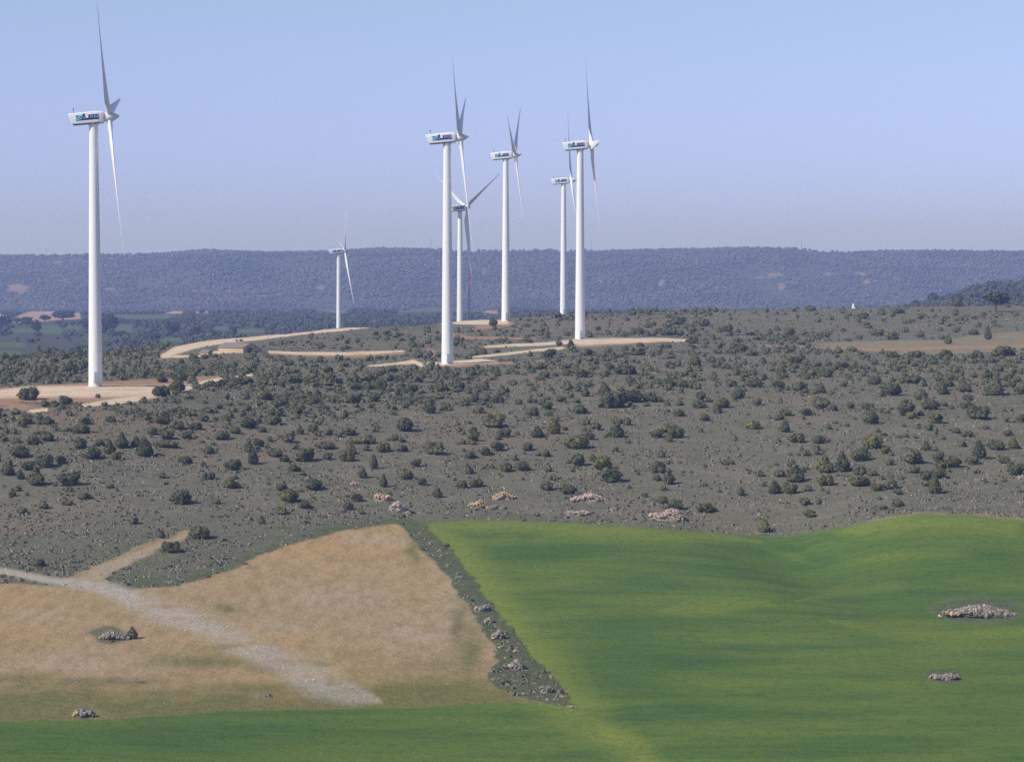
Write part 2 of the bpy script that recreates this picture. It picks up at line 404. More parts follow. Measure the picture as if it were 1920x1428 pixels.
ROADS = [([(300, 669), (330, 657), (360, 649), (400, 642), (450, 637), (500, 632), (560, 625), (640, 618), (700, 611), (760, 606), (800, 604), (850, 604), (900, 604), (950, 604)], [3, 7, 6, 4.5, 4, 3.5, 3, 2.5, 2.5, 2.8, 3, 4, 4.5, 4], 780, 1180),
         ([(300, 669), (360, 667.5), (400, 666)], [2.5, 2, 1.5], 780, 1000),
         ([(505, 660), (560, 662), (640, 663), (700, 661), (755, 658)], [2, 2.5, 3, 3, 1.5], 780, 1000),
         ([(690, 686), (740, 682), (775, 678), (790, 684)], [1.5, 2, 4, 4], 740, 900),
         ([(803, 680), (830, 683), (850, 680), (900, 676), (930, 678)], [3, 3, 4, 4, 2], 740, 900),
         ([(885, 669), (920, 666), (960, 662), (1000, 657), (1055, 652)], [1.5, 2.2, 2.5, 2.5, 2.5], 760, 960),
         ([(910, 650), (960, 647), (1020, 645), (1050, 642), (1085, 640)], [2, 2.5, 3, 3.5, 5], 800, 1000),
         ([(1085, 641), (1130, 639), (1180, 638), (1230, 637), (1285, 638)], [7, 6, 5, 4, 2], 800, 1050),
         ([(-400, 742), (0, 738), (60, 734), (170, 734), (250, 733), (300, 730), (345, 722)], [6, 8, 10, 11, 10, 8, 4], 620, 720),
         ([(155, 760), (200, 754), (250, 748), (300, 737), (350, 726), (380, 717), (415, 710)], [3, 5, 6, 6, 5, 4, 3], 600, 760),
         ([(445, 706), (472, 703)], [2.5, 2], 640, 800),
         ([(55, 771), (86, 768)], [3, 3], 600, 700),
         ([(385, 664), (400, 661), (440, 659)], [2, 3, 2], 780, 1000)]
REDS = [([(-300, 730), (0, 733), (60, 729), (165, 722), (240, 719), (330, 714), (410, 707)], [5, 5, 5, 5, 6, 5, 3], 600, 760),
        ([(0, 748), (100, 748), (200, 749), (240, 747)], [5, 5, 5, 3], 600, 700),
        ([(-200, 760), (0, 758), (50, 763), (90, 768)], [8, 8, 6, 3], 590, 700),
        ([(505, 662), (560, 665), (640, 667), (700, 666), (755, 661)], [2, 3, 4, 4, 3], 780, 1000),
        ([(845, 628), (880, 633), (960, 634), (1005, 635)], [4, 2.5, 2, 1.5], 850, 1100),
        ([(895, 614), (930, 611), (960, 606)], [4, 4, 3], 900, 1150),
        ([(1085, 647), (1130, 645), (1180, 641), (1240, 638), (1290, 637)], [5, 4, 4, 4, 3], 800, 1050),
        ([(850, 684), (900, 681), (960, 680)], [4, 4, 2], 740, 900),
        ([(1010, 679), (1018, 678)], [3, 3], 740, 900),
        ([(805, 659), (812, 661)], [6, 6], 780, 950),
        ([(1425, 648), (1500, 649), (1560, 653), (1640, 655), (1750, 652), (1850, 650), (1920, 648), (2300, 640)], [1.2, 1.6, 1.6, 1.8, 2, 2, 2.2, 2.5], 800, 1060)]
STRIP = [(1520, 645), (1600, 640), (1700, 638), (1780, 637), (1820, 629), (1920, 621), (2400, 600), (2400, 660), (1920, 655), (1850, 660), (1750, 665), (1680, 664), (1600, 656)]
VGREENS = [[(-300, 640), (45, 642), (50, 650), (-300, 652)], [(-300, 655), (30, 658), (65, 668), (-300, 672)], [(72, 611), (108, 610), (124, 626), (75, 624)], [(20, 616), (66, 614), (68, 622), (20, 624)], [(215, 608), (250, 609), (245, 622), (220, 624)],
           [(210, 590), (320, 591), (320, 597), (215, 597)], [(300, 635), (345, 633), (345, 640), (290, 641)], [(435, 617), (500, 617), (500, 624), (440, 625)], [(400, 612), (430, 612), (430, 618), (400, 618)], [(745, 578), (810, 571), (895, 575), (930, 583), (745, 585)], [(120, 610), (150, 612), (150, 618), (125, 617)]]
BROWNS = [[(15, 604), (38, 590), (68, 580), (105, 582), (150, 587), (152, 598), (100, 601), (60, 605)], [(-200, 588), (0, 586), (14, 602), (-200, 604)], [(308, 588), (328, 582), (345, 583), (345, 588)], [(362, 587), (366, 581), (392, 582), (395, 587)], [(585, 583), (610, 576), (648, 575), (658, 581), (640, 586)], [(515, 580), (530, 577), (548, 579), (545, 583)], [(905, 586), (915, 581), (937, 584), (935, 589)], [(790, 556), (800, 553), (830, 554), (828, 558)]]
BARE = [(112, 492, 14, 2.5), (155, 492, 14, 3), (203, 485, 12, 2.5), (30, 540, 24, 10), (45, 548, 20, 6), (205, 543, 14, 5), (380, 546, 26, 4), (430, 546, 22, 8), (475, 547, 14, 6), (495, 556, 20, 5), (520, 552, 10, 4), (602, 540, 9, 6), (1452, 516, 16, 5), (1466, 537, 9, 8), (1430, 520, 22, 3), (1612, 514, 16, 4), (1625, 528, 8, 10), (1640, 527, 4, 3), (1345, 537, 6, 2.5), (1357, 545, 8, 2), (1675, 521, 10, 3), (1218, 554, 7, 2.5), (1240, 530, 6, 10), (1742, 537, 6, 3), (1810, 530, 6, 2.5), (905, 510, 8, 12), (1125, 528, 4, 4), (1555, 514, 10, 3), (700, 518, 6, 3), (740, 540, 8, 4), (815, 552, 16, 2)]
YELLOW = [([(795, 990), (835, 1012), (868, 1048), (905, 1095), (940, 1155), (985, 1222), (1030, 1275), (1080, 1330), (1130, 1368), (1190, 1405), (1230, 1440)], [12, 16, 18, 20, 22, 24, 26, 24, 18, 14, 12]),
          ([(800, 986), (960, 985), (1150, 993), (1300, 1004), (1420, 1012)], [5, 9, 9, 7, 1]), ([(1560, 1000), (1650, 982), (1750, 975), (1900, 986)], [1, 8, 10, 10]), ([(1430, 1028), (1480, 1040), (1540, 1062)], [1, 4, 1]), ([(1560, 1165), (1660, 1176), (1780, 1196), (1930, 1188)], [1, 9, 12, 10]), ([(1230, 1146), (1330, 1138), (1450, 1130)], [1, 10, 1]), ([(1500, 1128), (1600, 1100), (1740, 1092)], [1, 8, 1])]
LUSH_SHADE = [(1165, 1180, 100, 36), (1175, 1278, 110, 28), (1540, 1060, 60, 20), (1600, 1095, 100, 24), (1470, 1030, 60, 10), (1180, 1345, 110, 18), (1000, 1040, 90, 14), (1300, 1240, 110, 14), (1700, 1090, 110, 12), (1860, 1040, 60, 12), (1320, 1330, 120, 14), (1750, 1110, 60, 10), (1240, 1095, 120, 9), (300, 1380, 420, 30)]  # darker lush crop; blobs in the hollow paint its shade into the colour
OLIVES = [(160, 1280, 110, 12), (40, 1274, 60, 12), (560, 1315, 130, 12), (760, 1308, 150, 14), (900, 1300, 60, 14), (500, 1308, 30, 8), (380, 1240, 120, 14), (425, 1140, 24, 9), (880, 1225, 26, 60), (860, 1170, 16, 50), (150, 1335, 120, 14), (480, 1290, 160, 16), (300, 1300, 160, 14), (780, 1030, 14, 30), (510, 1250, 60, 12), (430, 1212, 40, 7)]

HEAPS = [
    (1842, 1160, 150, 40, M_STONE, 340, 'longest grey stone heap, in the green field by the edge of the photo'),
    (1774, 1276, 62, 22, M_STONE, 120, 'small grey and ochre stone heap alone in the green field'),
    (210, 1201, 62, 26, M_STONE, 130, 'grey stone heap with a grey bush on it in the tan stubble'),
    (155, 1346, 42, 26, M_STONE, 90, 'pale stone heap at the border of stubble and green crop'),
    (664, 911, 22, 9, M_ORANGE, 40, 'small ochre rock heap alone among the bushes above the field corner'),
    (717, 941, 38, 18, M_ORANGE, 60, 'bright ochre rock heap above the tip of the stubble field'),
    (745, 959, 34, 20, M_PINK, 50, 'smooth rosy rock slab just under the bright ochre heap'),
    (764, 967, 20, 9, M_PINK, 26, 'little pinkish stones at the corner between stubble and green field'),
    (895, 954, 36, 18, M_ORANGE, 60, 'ochre rock outcrop closest to the green field edge'),
    (945, 938, 48, 18, M_ORANGE, 70, 'larger ochre rock outcrop beside a dark bush above the green field'),
    (930, 956, 44, 13, M_STONE, 70, 'grey rubble below the larger ochre outcrop'),
    (1102, 943, 70, 20, M_PINK, 120, 'long pinkish white rubble heap below two bushes'),
    (1085, 968, 54, 14, M_PINK, 70, 'low rosy rock ledge above the rim of the green field'),
    (1150, 958, 16, 8, M_PINK, 24, 'small rosy rock between the long rubble heap and the biggest outcrop'),
    (1252, 979, 74, 28, M_PINK, 130, 'biggest rosy and ochre rock outcrop on the rim of the green field'),
    (1436, 1004, 36, 6, M_STONE, 40, 'flat pale stones under the yellowish green bush in the hollow'),
    (1462, 987, 26, 7, M_STONE, 30, 'low stones beside the yellowish green bush in the hollow'),
    (1500, 973, 26, 6, M_STONE, 30, 'pale flat stones on the slope above the hollow of the crop edge'),
    (1915, 899, 18, 13, M_PINK, 26, 'pink rock beside a grey bush at the edge of the photo'),
    (235, 1092, 22, 7, M_STONE, 30, 'pale stones in the grass beside the track fork'),
    (318, 1093, 20, 7, M_STONE, 26, 'pale stones at the lower point of the grass wedge'),
    (828, 1045, 10, 8, M_STONE, 18, 'uppermost pile of the rubble row between stubble and green field'),
    (840, 1062, 12, 9, M_STONE, 20, 'second pile from the top in the rubble row between the fields'),
    (862, 1086, 20, 12, M_STONE, 30, 'third pile from the top in the rubble row between the fields'),
    (905, 1148, 36, 22, M_STONE, 70, 'dense grey pile in the middle of the rubble row between the fields'),
    (918, 1168, 26, 16, M_STONE, 50, 'pile just below the dense grey one in the rubble row between the fields'),
    (934, 1198, 26, 26, M_STONE, 60, 'steep grey pile of the rubble row above the ochre stones'),
    (941, 1216, 14, 10, M_STONE, 24, 'small pile of the rubble row just left of the ochre stones'),
    (967, 1222, 16, 8, M_ORANGE, 16, 'few bright ochre stones in the rubble row between the fields'),
    (968, 1256, 40, 26, M_STONE, 70, 'wide grey pile of the rubble row below the ochre stones'),
    (930, 1276, 18, 10, M_STONE, 24, 'pale pile at the bulge of the grass verge towards the stubble'),
    (1022, 1300, 24, 24, M_STONE, 40, 'last pile of the rubble row near the pointed end of the verge'),
    (1055, 1308, 14, 7, M_PINK, 16, 'few white stones near the pointed end of the verge'),
    (1069, 1326, 16, 6, M_PINK, 14, 'white stones at the very point of the verge'),
    (378, 664, 12, 6, M_PINK, 40, 'tumbled wall stones beside the little stone shed'),
]

def in_poly(u, v, poly, soft):
    poly = np.array(poly, float)
    lo = poly.min(0) - 12; hi = poly.max(0) + 12
    out = np.zeros(u.shape)
    sel = np.nonzero((u > lo[0]) & (u < hi[0]) & (v > lo[1]) & (v < hi[1]))[0]
    if not len(sel): return out
    x, y = u[sel], v[sel]
    inside = np.zeros(len(sel), bool); dist = np.full(len(sel), 1e9)
    for a, b in zip(poly, np.roll(poly, -1, 0)):
        c = (a[1] > y) != (b[1] > y)
        with np.errstate(divide='ignore', invalid='ignore'):
            xi = (b[0] - a[0]) * (y - a[1]) / (b[1] - a[1] if b[1] != a[1] else 1e-9) + a[0]
        inside ^= c & (x < xi)
        ab = b - a; t = np.clip(((x - a[0]) * ab[0] + (y - a[1]) * ab[1]) / max(1e-9, ab @ ab), 0, 1)
        dist = np.minimum(dist, np.hypot(x - a[0] - t * ab[0], y - a[1] - t * ab[1]))
    sd = np.where(inside, dist, -dist)
    out[sel] = sstep(-soft, soft, sd)
    return out

def on_line(u, v, pts, w, soft=0.6):
    pts = np.array(pts, float); w = np.array(w, float)
    mw = w.max() * 2 + 8
    out = np.zeros(u.shape)
    lo = pts.min(0) - mw; hi = pts.max(0) + mw
    sel = np.nonzero((u > lo[0]) & (u < hi[0]) & (v > lo[1]) & (v < hi[1]))[0]
    if not len(sel): return out
    x, y = u[sel], v[sel]; best = np.full(len(sel), -1e9)
    for i in range(len(pts) - 1):
        a, b = pts[i], pts[i + 1]; ab = b - a
        t = np.clip(((x - a[0]) * ab[0] + (y - a[1]) * ab[1]) / (ab @ ab), 0, 1)
        dd = np.hypot(x - a[0] - t * ab[0], y - a[1] - t * ab[1]); ww = w[i] + (w[i + 1] - w[i]) * t
        best = np.maximum(best, (ww - dd) / ww)
    out[sel] = sstep(-soft * 0.5, soft * 0.5, best)
    return out

def blob(u, v, cx, cy, rx, ry):
    return np.exp(-(((u - cx) / rx) ** 2 + ((v - cy) / ry) ** 2) * 1.2)

def covers(x, y, z):
    """weights of each land cover at points of the ground"""
    u, v = project(x, y, z)
    px = np.clip(F / y, 1.0, 20.0)                       # photo pixels per metre
    j1 = fbm(x / 3.0, y / 3.0, 3, 61); j2 = fbm(x / 9.0, y / 9.0, 3, 71)
    near = sstep(620, 520, y)
    u2 = u + near * px * (0.9 * j1 + 0.8 * j2); v2 = v + near * (0.16 * px * j1 + 3.0 * j2)
    fld = sstep(600, 560, y)
    C = {}
    low = sstep(1290, 1315, v) * sstep(1120, 1060, u)
    C['green'] = in_poly(u2 + low * 3 * j2, v2 + low * 1.5 * j1 - low * 2.2 * j2, GREEN, 2.0) * fld
    C['stub'] = in_poly(u2, v2, STUB, 2.5) * fld
    C['verge'] = np.clip(in_poly(u2, v2, VERGE, 3) + (0.34 + 0.5 * j2) * in_poly(u2, v2, GRASS, 9) + 0.3 * in_poly(u2, v2, GRASS2, 9), 0, 1) * fld
    sd_ = np.interp(u, [205, 330, 390, 440, 500, 560, 620, 680, 745], [1104, 1098, 1083, 1062, 1036, 1015, 1000, 990, 982])
    C['verge'] = np.clip(C['verge'] + 0.75 * fld * np.exp(-((v2 - sd_ + 5) / 9.0) ** 2) * (u > 200) * (u < 750), 0, 1)
    C['verge'] = np.maximum(C['verge'], 0.35 * fld * sstep(-26, 4, v2 - np.interp(u, [400, 745, 800, 960, 1200, 1400, 1470, 1600, 1740, 1920], [1010, 978, 976, 974, 984, 1000, 1001, 978, 959, 970])))
    t = 0; br_ = in_poly(u2, v2, BRANCH, 3) * fld
    for n, (p, w) in enumerate(TRACK):
        ln = on_line(u2, v2, p, w, 1.3)
        brk = 0.12 + 0.88 * sstep(-0.65, 0.45, j2 + 0.9 * j1 + 0.25)
        if n == 0: ln = ln * np.where(u < 260, 1.0, brk * (0.9 - 0.2 * sstep(300, 520, u)))
        t = np.maximum(t, ln * (0.95 if n == 0 else 0.42))
    C['track'] = t * fld
    C['stub'] = np.maximum(C['stub'], 0.8 * br_)
    r = 0; rd = 0
    jr = 1.0 * j1
    for p, w, d0, d1 in ROADS:
        k = (y > d0) & (y < d1); q = np.zeros(u.shape); q[k] = on_line(u[k], v[k] + jr[k], p, w, 0.65); r = np.maximum(r, q)
    for p, w, d0, d1 in REDS:
        k = (y > d0) & (y < d1); q = np.zeros(u.shape); q[k] = on_line(u[k], v[k] + jr[k], p, w, 0.9); rd = np.maximum(rd, q)
    C['road'] = r; C['red'] = rd * sstep(-0.5, 0.1, j2 + 0.35)
    vg = 0; br = 0
    k = (y > 1500) & (y < 4850); kk = np.nonzero(k)[0]
    for p in VGREENS:
        q = np.zeros(u.shape); q[kk] = in_poly(u[kk], v[kk], p, 1.2); vg = np.maximum(vg, q)
    for p in BROWNS:
        q = np.zeros(u.shape); q[kk] = in_poly(u[kk], v[kk], p, 1.0); br = np.maximum(br, q)
    ks = np.nonzero((y > 780) & (y < 1060))[0]
    q = np.zeros(u.shape); q[ks] = in_poly(u[ks], v[ks], STRIP, 1.5); C['strip'] = q; C['stub'] = np.maximum(C['stub'], 0.49 * q)
    kh = np.nonzero((y > 4790) & (y < 6300))[0]; q = np.zeros(u.shape); jh = fbm(x[kh] / 38.0, y[kh] / 105.0, 3, 81)
    for b in BARE: q[kh] = np.maximum(q[kh], sstep(0.42, 0.75, blob(u[kh], v[kh], *b) + 0.65 * jh))
    C['vgreen'] = vg; C['bare'] = q; C['brown'] = np.maximum(br, q * 0.5)
    ye = 0; lu = 0; ol = 0
    for n_, (p, w) in enumerate(YELLOW): ye = np.maximum(ye, (1.0 if n_ == 0 else (0.8 if n_ < 3 else 0.5)) * on_line(u2 + 6 * j2, v2 + 5 * j1, p, [a * 1.7 for a in w], 2.0))
    for b in LUSH_SHADE: lu = np.maximum(lu, 0.85 * blob(u2, v2, *b))
    for b in OLIVES: ol = np.maximum(ol, blob(u2, v2, *b))
    for b in [(800, 1190, 110, 28), (150, 1240, 150, 22), (700, 1010, 60, 16), (845, 1150, 24, 60), (640, 1120, 90, 22), (520, 1180, 60, 10), (60, 1150, 80, 14)]:
        ye = np.maximum(ye, 0.9 * blob(u2, v2, *b) * (C['stub'] > 0.5))
    mg = np.maximum(0.7 * on_line(u2, v2, [(1590, 984), (1660, 971), (1740, 962), (1840, 965), (1930, 975), (2100, 985)], [1, 2.5, 3.2, 4, 5, 5], 0.8), 0.45 * on_line(u2, v2, [(1790, 1358), (1860, 1357), (1940, 1360), (2000, 1362)], [1, 4, 5, 3], 1.0))
    mg = np.maximum(mg, 0.28 * on_line(u2, v2, [(1700, 1322), (1760, 1306), (1830, 1296)], [1, 1.6, 1], 0.8))
    C['stub'] = np.maximum(C['stub'], np.minimum(mg, 0.49) * fld)
    for (hu, hv, hw, hh, m_, n__, lab_) in HEAPS[:4]:
        rim = sstep(0.30, 0.62, blob(u2, v2, hu - 0.05 * hw, hv - hh * 0.42, hw * 0.66, hh * 0.78))
        C['verge'] = np.maximum(C['verge'], rim * fld)
        for q_ in ('green', 'stub'): C[q_] = np.minimum(C[q_], 1 - 0.8 * rim)
    for b in [(468, 1062, 19, 6), (427, 1141, 13, 5), (496, 1306, 26, 6), (245, 1276, 90, 8), (150, 1277, 60, 6), (30, 1274, 50, 8), (175, 1340, 60, 9), (600, 1245, 30, 7), (500, 1222, 40, 6)]:
        C['verge'] = np.maximum(C['verge'], (0.9 if b[2] < 30 else 0.6) * sstep(0.15, 0.95, blob(u2, v2, *b) + 0.25 * j1) * fld); C['stub'] = np.minimum(C['stub'], 1 - 0.5 * sstep(0.15, 0.95, blob(u2, v2, *b) + 0.25 * j1))
    C['yellow'] = ye * fld; C['lush_shade'] = lu * fld; fade = sstep(1250, 1325, v2 + 18 * j2 - 12 * j1 + 22 * sstep(500, 850, u)) * 0.95 + 0.35 * sstep(-0.1, 0.5, j2) * sstep(1180, 1260, v2)
    C['olive'] = np.clip(np.maximum(ol * 0.9, fade), 0, 1) * fld * C['stub']
    C['olive'] = np.maximum(C['olive'], C['strip'] * 0.2)
    C['yellow'] = np.maximum(C['yellow'], 0.8 * C['strip'])
    C['brown'] = np.maximum(C['brown'], C['strip'] * 0.05)
    C['wood'] = sstep(1250, 1700, y)
    return C, u, v

# ------------------------------------------------------------------ terrain sheet
sv = 0.205
sc_in = np.linspace(-sv, sv, 560)
out_ = sv + (np.linspace(0, 1, 26)[1:] ** 1.8) * 1.4
SA = np.concatenate([-out_[::-1], sc_in, out_])
def geo(a, b, r):
    n = max(2, int(math.log(b / a) / r)); return list(np.exp(np.linspace(math.log(a), math.log(b), n + 1))[:-1])
DA = np.array(geo(24, 290, 0.09) + geo(290, 1260, 0.0024) + geo(1260, 4800, 0.008) + geo(4800, 6300, 0.0045) + geo(6300, 15000, 0.03) + [15000.0])
nS, nD = len(SA), len(DA)
X = (SA[None, :] * DA[:, None]).ravel(); Y = np.repeat(DA, nS)
Z = height(X, Y)
C, U_, V_ = covers(X, Y, Z)
idx = np.arange(nS * nD).reshape(nD, nS)
quads = np.stack([idx[:-1, :-1], idx[:-1, 1:], idx[1:, 1:], idx[1:, :-1]], -1).reshape(-1, 4)
fc = {k_: C[k_][quads].mean(1) for k_ in ('green', 'stub', 'track', 'road')}
fy = Y[quads].mean(1)
cls = np.zeros(len(quads), int)
cls[fy > 4800] = 5
cls[fc['stub'] > 0.5] = 2
cls[fc['green'] > 0.5] = 1
cls[(fc['track'] > 0.45)] = 3
cls[(fc['road'] > 0.5)] = 4
CA = np.stack([C['green'], C['stub'], C['verge'], C['track']], 1)
CB = np.stack([C['road'], C['red'], C['vgreen'], C['brown']], 1)
CC = np.stack([C['yellow'], C['lush_shade'], C['olive'], C['wood']], 1)
XYZ = np.stack([X, Y, Z], 1)
for ci, nm, lab in ((0, 'ground', 'grey brown scrubland ground of the wind farm plateau'), (1, 'green_field', 'rolling green field of young crop'), (2, 'stubble_field', 'dry tan stubble field'),
                    (3, 'dirt_track', 'pale stony farm track'), (4, 'gravel_road', 'cream gravel service roads and turbine pads'), (5, 'hills', 'long wooded hill ridge in blue haze')):
    q = quads[cls == ci]
    ids, inv = np.unique(q, return_inverse=True)
    me = mesh_data(nm, XYZ[ids], inv.reshape(-1, 4), [M_LAND], None, True)
    for an, arr in (('cover_a', CA), ('cover_b', CB), ('cover_c', CC)):
        a = me.attributes.new(an, 'FLOAT_COLOR', 'POINT'); a.data.foreach_set('color', arr[ids].astype(np.float32).ravel())
    tag(obj(nm, me), lab, 'land', kind='structure')

# ------------------------------------------------------------------ wind turbines
def ring(r, z, n=40): return [(r * math.cos(2 * math.pi * i / n), r * math.sin(2 * math.pi * i / n), z) for i in range(n)]
HUB_H, ROT = 67.0, 36.0
TOP = HUB_H - 2.0
TILT = math.radians(5)

def tower_mesh():
    m = MB(); rings = []
    rad = lambda h: 1.74 + (1.08 - 1.74) * max(0, h) / TOP
    for h in (-4, 0, 10, 20, 30, 43, 54, TOP): rings.append(ring(rad(h), h))
    m.loft(rings)
    for h in (20.0, 43.0, TOP - 0.5):
        m.loft([ring(rad(h) - 0.1, h - 0.1), ring(rad(h) + 0.018, h - 0.1), ring(rad(h) + 0.018, h + 0.1), ring(rad(h) - 0.1, h + 0.1)], 0, False)
    return autosmooth(m.mesh('tower', [M_TURB]), 40)

def rrect(x_of, zb, zt, hw, rad, n=4):
    pts = []
    for (cy, cz, a0) in ((hw - rad, zt - rad, 0), (-hw + rad, zt - rad, 90), (-hw + rad, zb + rad, 180), (hw - rad, zb + rad, 270)):
        for i in range(n + 1):
            a = math.radians(a0 + 90.0 * i / n); y = cy + rad * math.cos(a); z = cz + rad * math.sin(a)
            pts.append((x_of(z), y, z))
    return pts

def nacelle_mesh():
    m = MB()
    rear = lambda o: (lambda z: -5.1 + o - 0.9 * (z - 0.35) / 2.75)
    const = lambda x: (lambda z: x)
    secs = [rrect(rear(0.0), 0.50, 2.92, 1.42, 0.25), rrect(rear(0.16), 0.36, 3.07, 1.56, 0.3), rrect(rear(1.2), 0.35, 3.12, 1.65, 0.3), rrect(const(-2.0), 0.35, 3.18, 1.68, 0.3), rrect(const(0.9), 0.35, 3.22, 1.68, 0.3),
            rrect(const(2.55), 0.38, 2.96, 1.58, 0.32), rrect(const(2.75), 0.48, 2.84, 1.45, 0.32)]
    m.loft([list(reversed(s)) for s in secs])
    m.bar((0, 0, -0.25), (0, 0, 0.36), 1.28, n=28)                        # yaw collar
    m.bar((2.7, 0, 1.57), (3.05, 0, 1.57), 1.0, n=24)                     # main shaft cover
    m.box((1.7, -0.5, 0.05), (2.6, 0.5, 0.40))                            # lip under the front
    m.box((-1.4, -0.7, 3.12), (0.2, 0.7, 3.27))                           # roof hatch
    return autosmooth(m.mesh('nacelle', [M_TURB]), 30)

def skirt_mesh():
    m = MB(); m.box((-4.95, -1.45, 0.18), (1.6, 1.45, 0.345)); return m.mesh('skirt', [M_DARK])

def sign_mesh(side):
    """dark banner with a pale blue slanted mark and lettering, laid on the flank"""
    m = MB(); y = 1.69 * side
    def slab(x0, x1, z0, z1, t, mi, sk=0.0):
        ya, yb = (y, y + t * side)
        V = [(x0, ya, z0), (x1, ya, z0), (x1 + sk, ya, z1), (x0 + sk, ya, z1), (x0, yb, z0), (x1, yb, z0), (x1 + sk, yb, z1), (x0 + sk, yb, z1)]
        m.add(V, [(0, 1, 2, 3), (7, 6, 5, 4), (0, 4, 5, 1), (1, 5, 6, 2), (2, 6, 7, 3), (3, 7, 4, 0)], mi)
    zc = 1.83
    slab(-4.0, 1.55, zc - 0.66, zc + 0.62, 0.02, 0)
    slab(-2.35, -1.85, zc + 0.62, zc + 0.98, 0.02, 0, 0.05)               # dark tab rising above the banner
    def poly(P, mi, t=0.045):
        if side > 0: P = [(-2.45 - x, z) for x, z in P]
        n = len(P); V = [(x, y, z) for x, z in P] + [(x, y + t * side, z) for x, z in P]
        m.add(V, [tuple(range(n)), tuple(range(2 * n - 1, n - 1, -1))] + [(i, (i + 1) % n, n + (i + 1) % n, n + i) for i in range(n)], mi)
    X0 = -4.05
    poly([(X0 - 0.1, zc - 0.05), (X0 + 0.95, zc + 0.66), (X0 + 1.25, zc + 0.66), (X0 + 1.75, zc + 0.22), (X0 + 1.55, zc + 0.05), (X0 + 1.05, zc + 0.42), (X0 + 0.45, zc + 0.02)], 1)
    poly([(X0 - 0.05, zc - 0.05), (X0 + 0.4, zc + 0.0), (X0 + 0.95, zc - 0.56), (X0 + 0.55, zc - 0.66)], 1)
    poly([(X0 + 0.62, zc + 0.12), (X0 + 0.92, zc + 0.30), (X0 + 1.50, zc - 0.30), (X0 + 1.15, zc - 0.42)], 1)
    def bars(L, mi, t=0.045):
        for x0, x1, z0, z1 in L:
            slab(x0, x1, zc + z0, zc + z1, t, mi)
    # lettering, too soft in the photo to read: groups of letter strokes
    bars([(-2.20, -2.05, -0.30, 0.30), (-2.05, -1.85, -0.30, -0.16)], 2)
    bars([(-0.55, -0.42, -0.22, 0.36), (-0.42, -0.15, 0.24, 0.36), (-0.26, -0.15, 0.06, 0.24), (-0.42, -0.15, -0.02, 0.08), (-0.02, 0.10, -0.22, 0.36), (0.10, 0.22, 0.24, 0.36), (0.10, 0.20, 0.02, 0.12)], 2)
    bars([(0.40, 0.52, -0.22, 0.36), (0.52, 0.70, 0.24, 0.36), (0.52, 0.66, 0.02, 0.12), (0.52, 0.70, -0.22, -0.1), (0.80, 0.92, -0.22, 0.36), (0.92, 1.02, -0.22, -0.1), (1.12, 1.24, -0.22, 0.36), (1.24, 1.36, 0.24, 0.36), (1.36, 1.46, -0.22, 0.36), (1.24, 1.36, 0.0, 0.1)], 2)
    bars([(-1.72, -1.0, -0.12, 0.58)], 3, 0.05)                            # white square in the middle of the banner
    return m.mesh('sign', [M_NAVY, M_CYAN, M_LILAC, M_SIGNWHITE])

def mast_mesh():
    m = MB(); m.bar((-4.6, 0.3, 3.0), (-4.6, 0.3, 4.3), 0.05); m.bar((-4.6, -0.25, 4.1), (-4.6, 0.85, 4.1), 0.035); m.box((-4.72, 0.72, 4.1), (-4.48, 0.94, 4.3)); m.bar((-4.6, -0.25, 4.1), (-4.6, -0.25, 4.4), 0.1)
    return m.mesh('weather_mast', [M_DARK])

def spinner_mesh():
    m = MB(); rings = []
    for x, r in ((3.06, 0.95), (3.1, 1.12), (3.4, 1.24), (4.0, 1.30), (4.5, 1.25), (5.0, 1.08), (5.5, 0.82), (6.0, 0.5), (6.35, 0.27), (6.5, 0.12), (6.55, 0.02)):
        rings.append([(x, r * math.cos(2 * math.pi * i / 32), r * math.sin(2 * math.pi * i / 32)) for i in range(32)])
    m.loft(rings)
    return autosmooth(m.mesh('spinner', [M_TURB]), 60)

def blade_mesh(pitch=4.0):
    """blade standing along +Z from the hub centre, leading edge towards +Y, upwind face towards +X"""
    m = MB(); rings = []
    n = 16
    for r in (0.9, 1.6, 2.4, 3.4, 4.6, 6.0, 7.5, 9.5, 12, 15, 18, 21, 24, 27, 30, 32.5, 34.3, 35.5, 36):
        q = min(1, max(0, (r - 2.2) / 4.4)); q = q * q * (3 - 2 * q)
        chord = (1 - q) * 1.28 + q * (2.75 * (1 - (r - 6.6) / 29.4 * 0.80) if r > 6.6 else 2.75)
        if r > 34: chord *= max(0.12, 1 - ((r - 34) / 2.0) ** 2 * 0.9)
        thick = (1 - q) * 1.28 + q * chord * (0.30 - 0.14 * min(1, max(0, (r - 6) / 20)))
        tw = math.radians(pitch + 17 * (1 - min(1, max(0, (r - 4) / 30))) ** 1.6)
        pts = []
        for i in range(n):
            a = 2 * math.pi * i / n
            c = 0.5 * math.cos(a); t = 0.5 * math.sin(a)
            cf = c * chord + (q * -0.20 * chord)                          # chordwise, leading edge +
            tf = t * thick * (1 - q * 0.75 * (0.5 - (c)) * 0.9)
            bend = 0.0004 * r * r + math.sin(math.radians(1.0)) * r
            y = cf * math.cos(tw) - tf * math.sin(tw); x = cf * math.sin(tw) + tf * math.cos(tw) + bend
            pts.append((x, y, r * 0.972))
        rings.append(pts)
    m.loft(rings)
    return autosmooth(m.mesh('blade', [M_TURB]), 60)

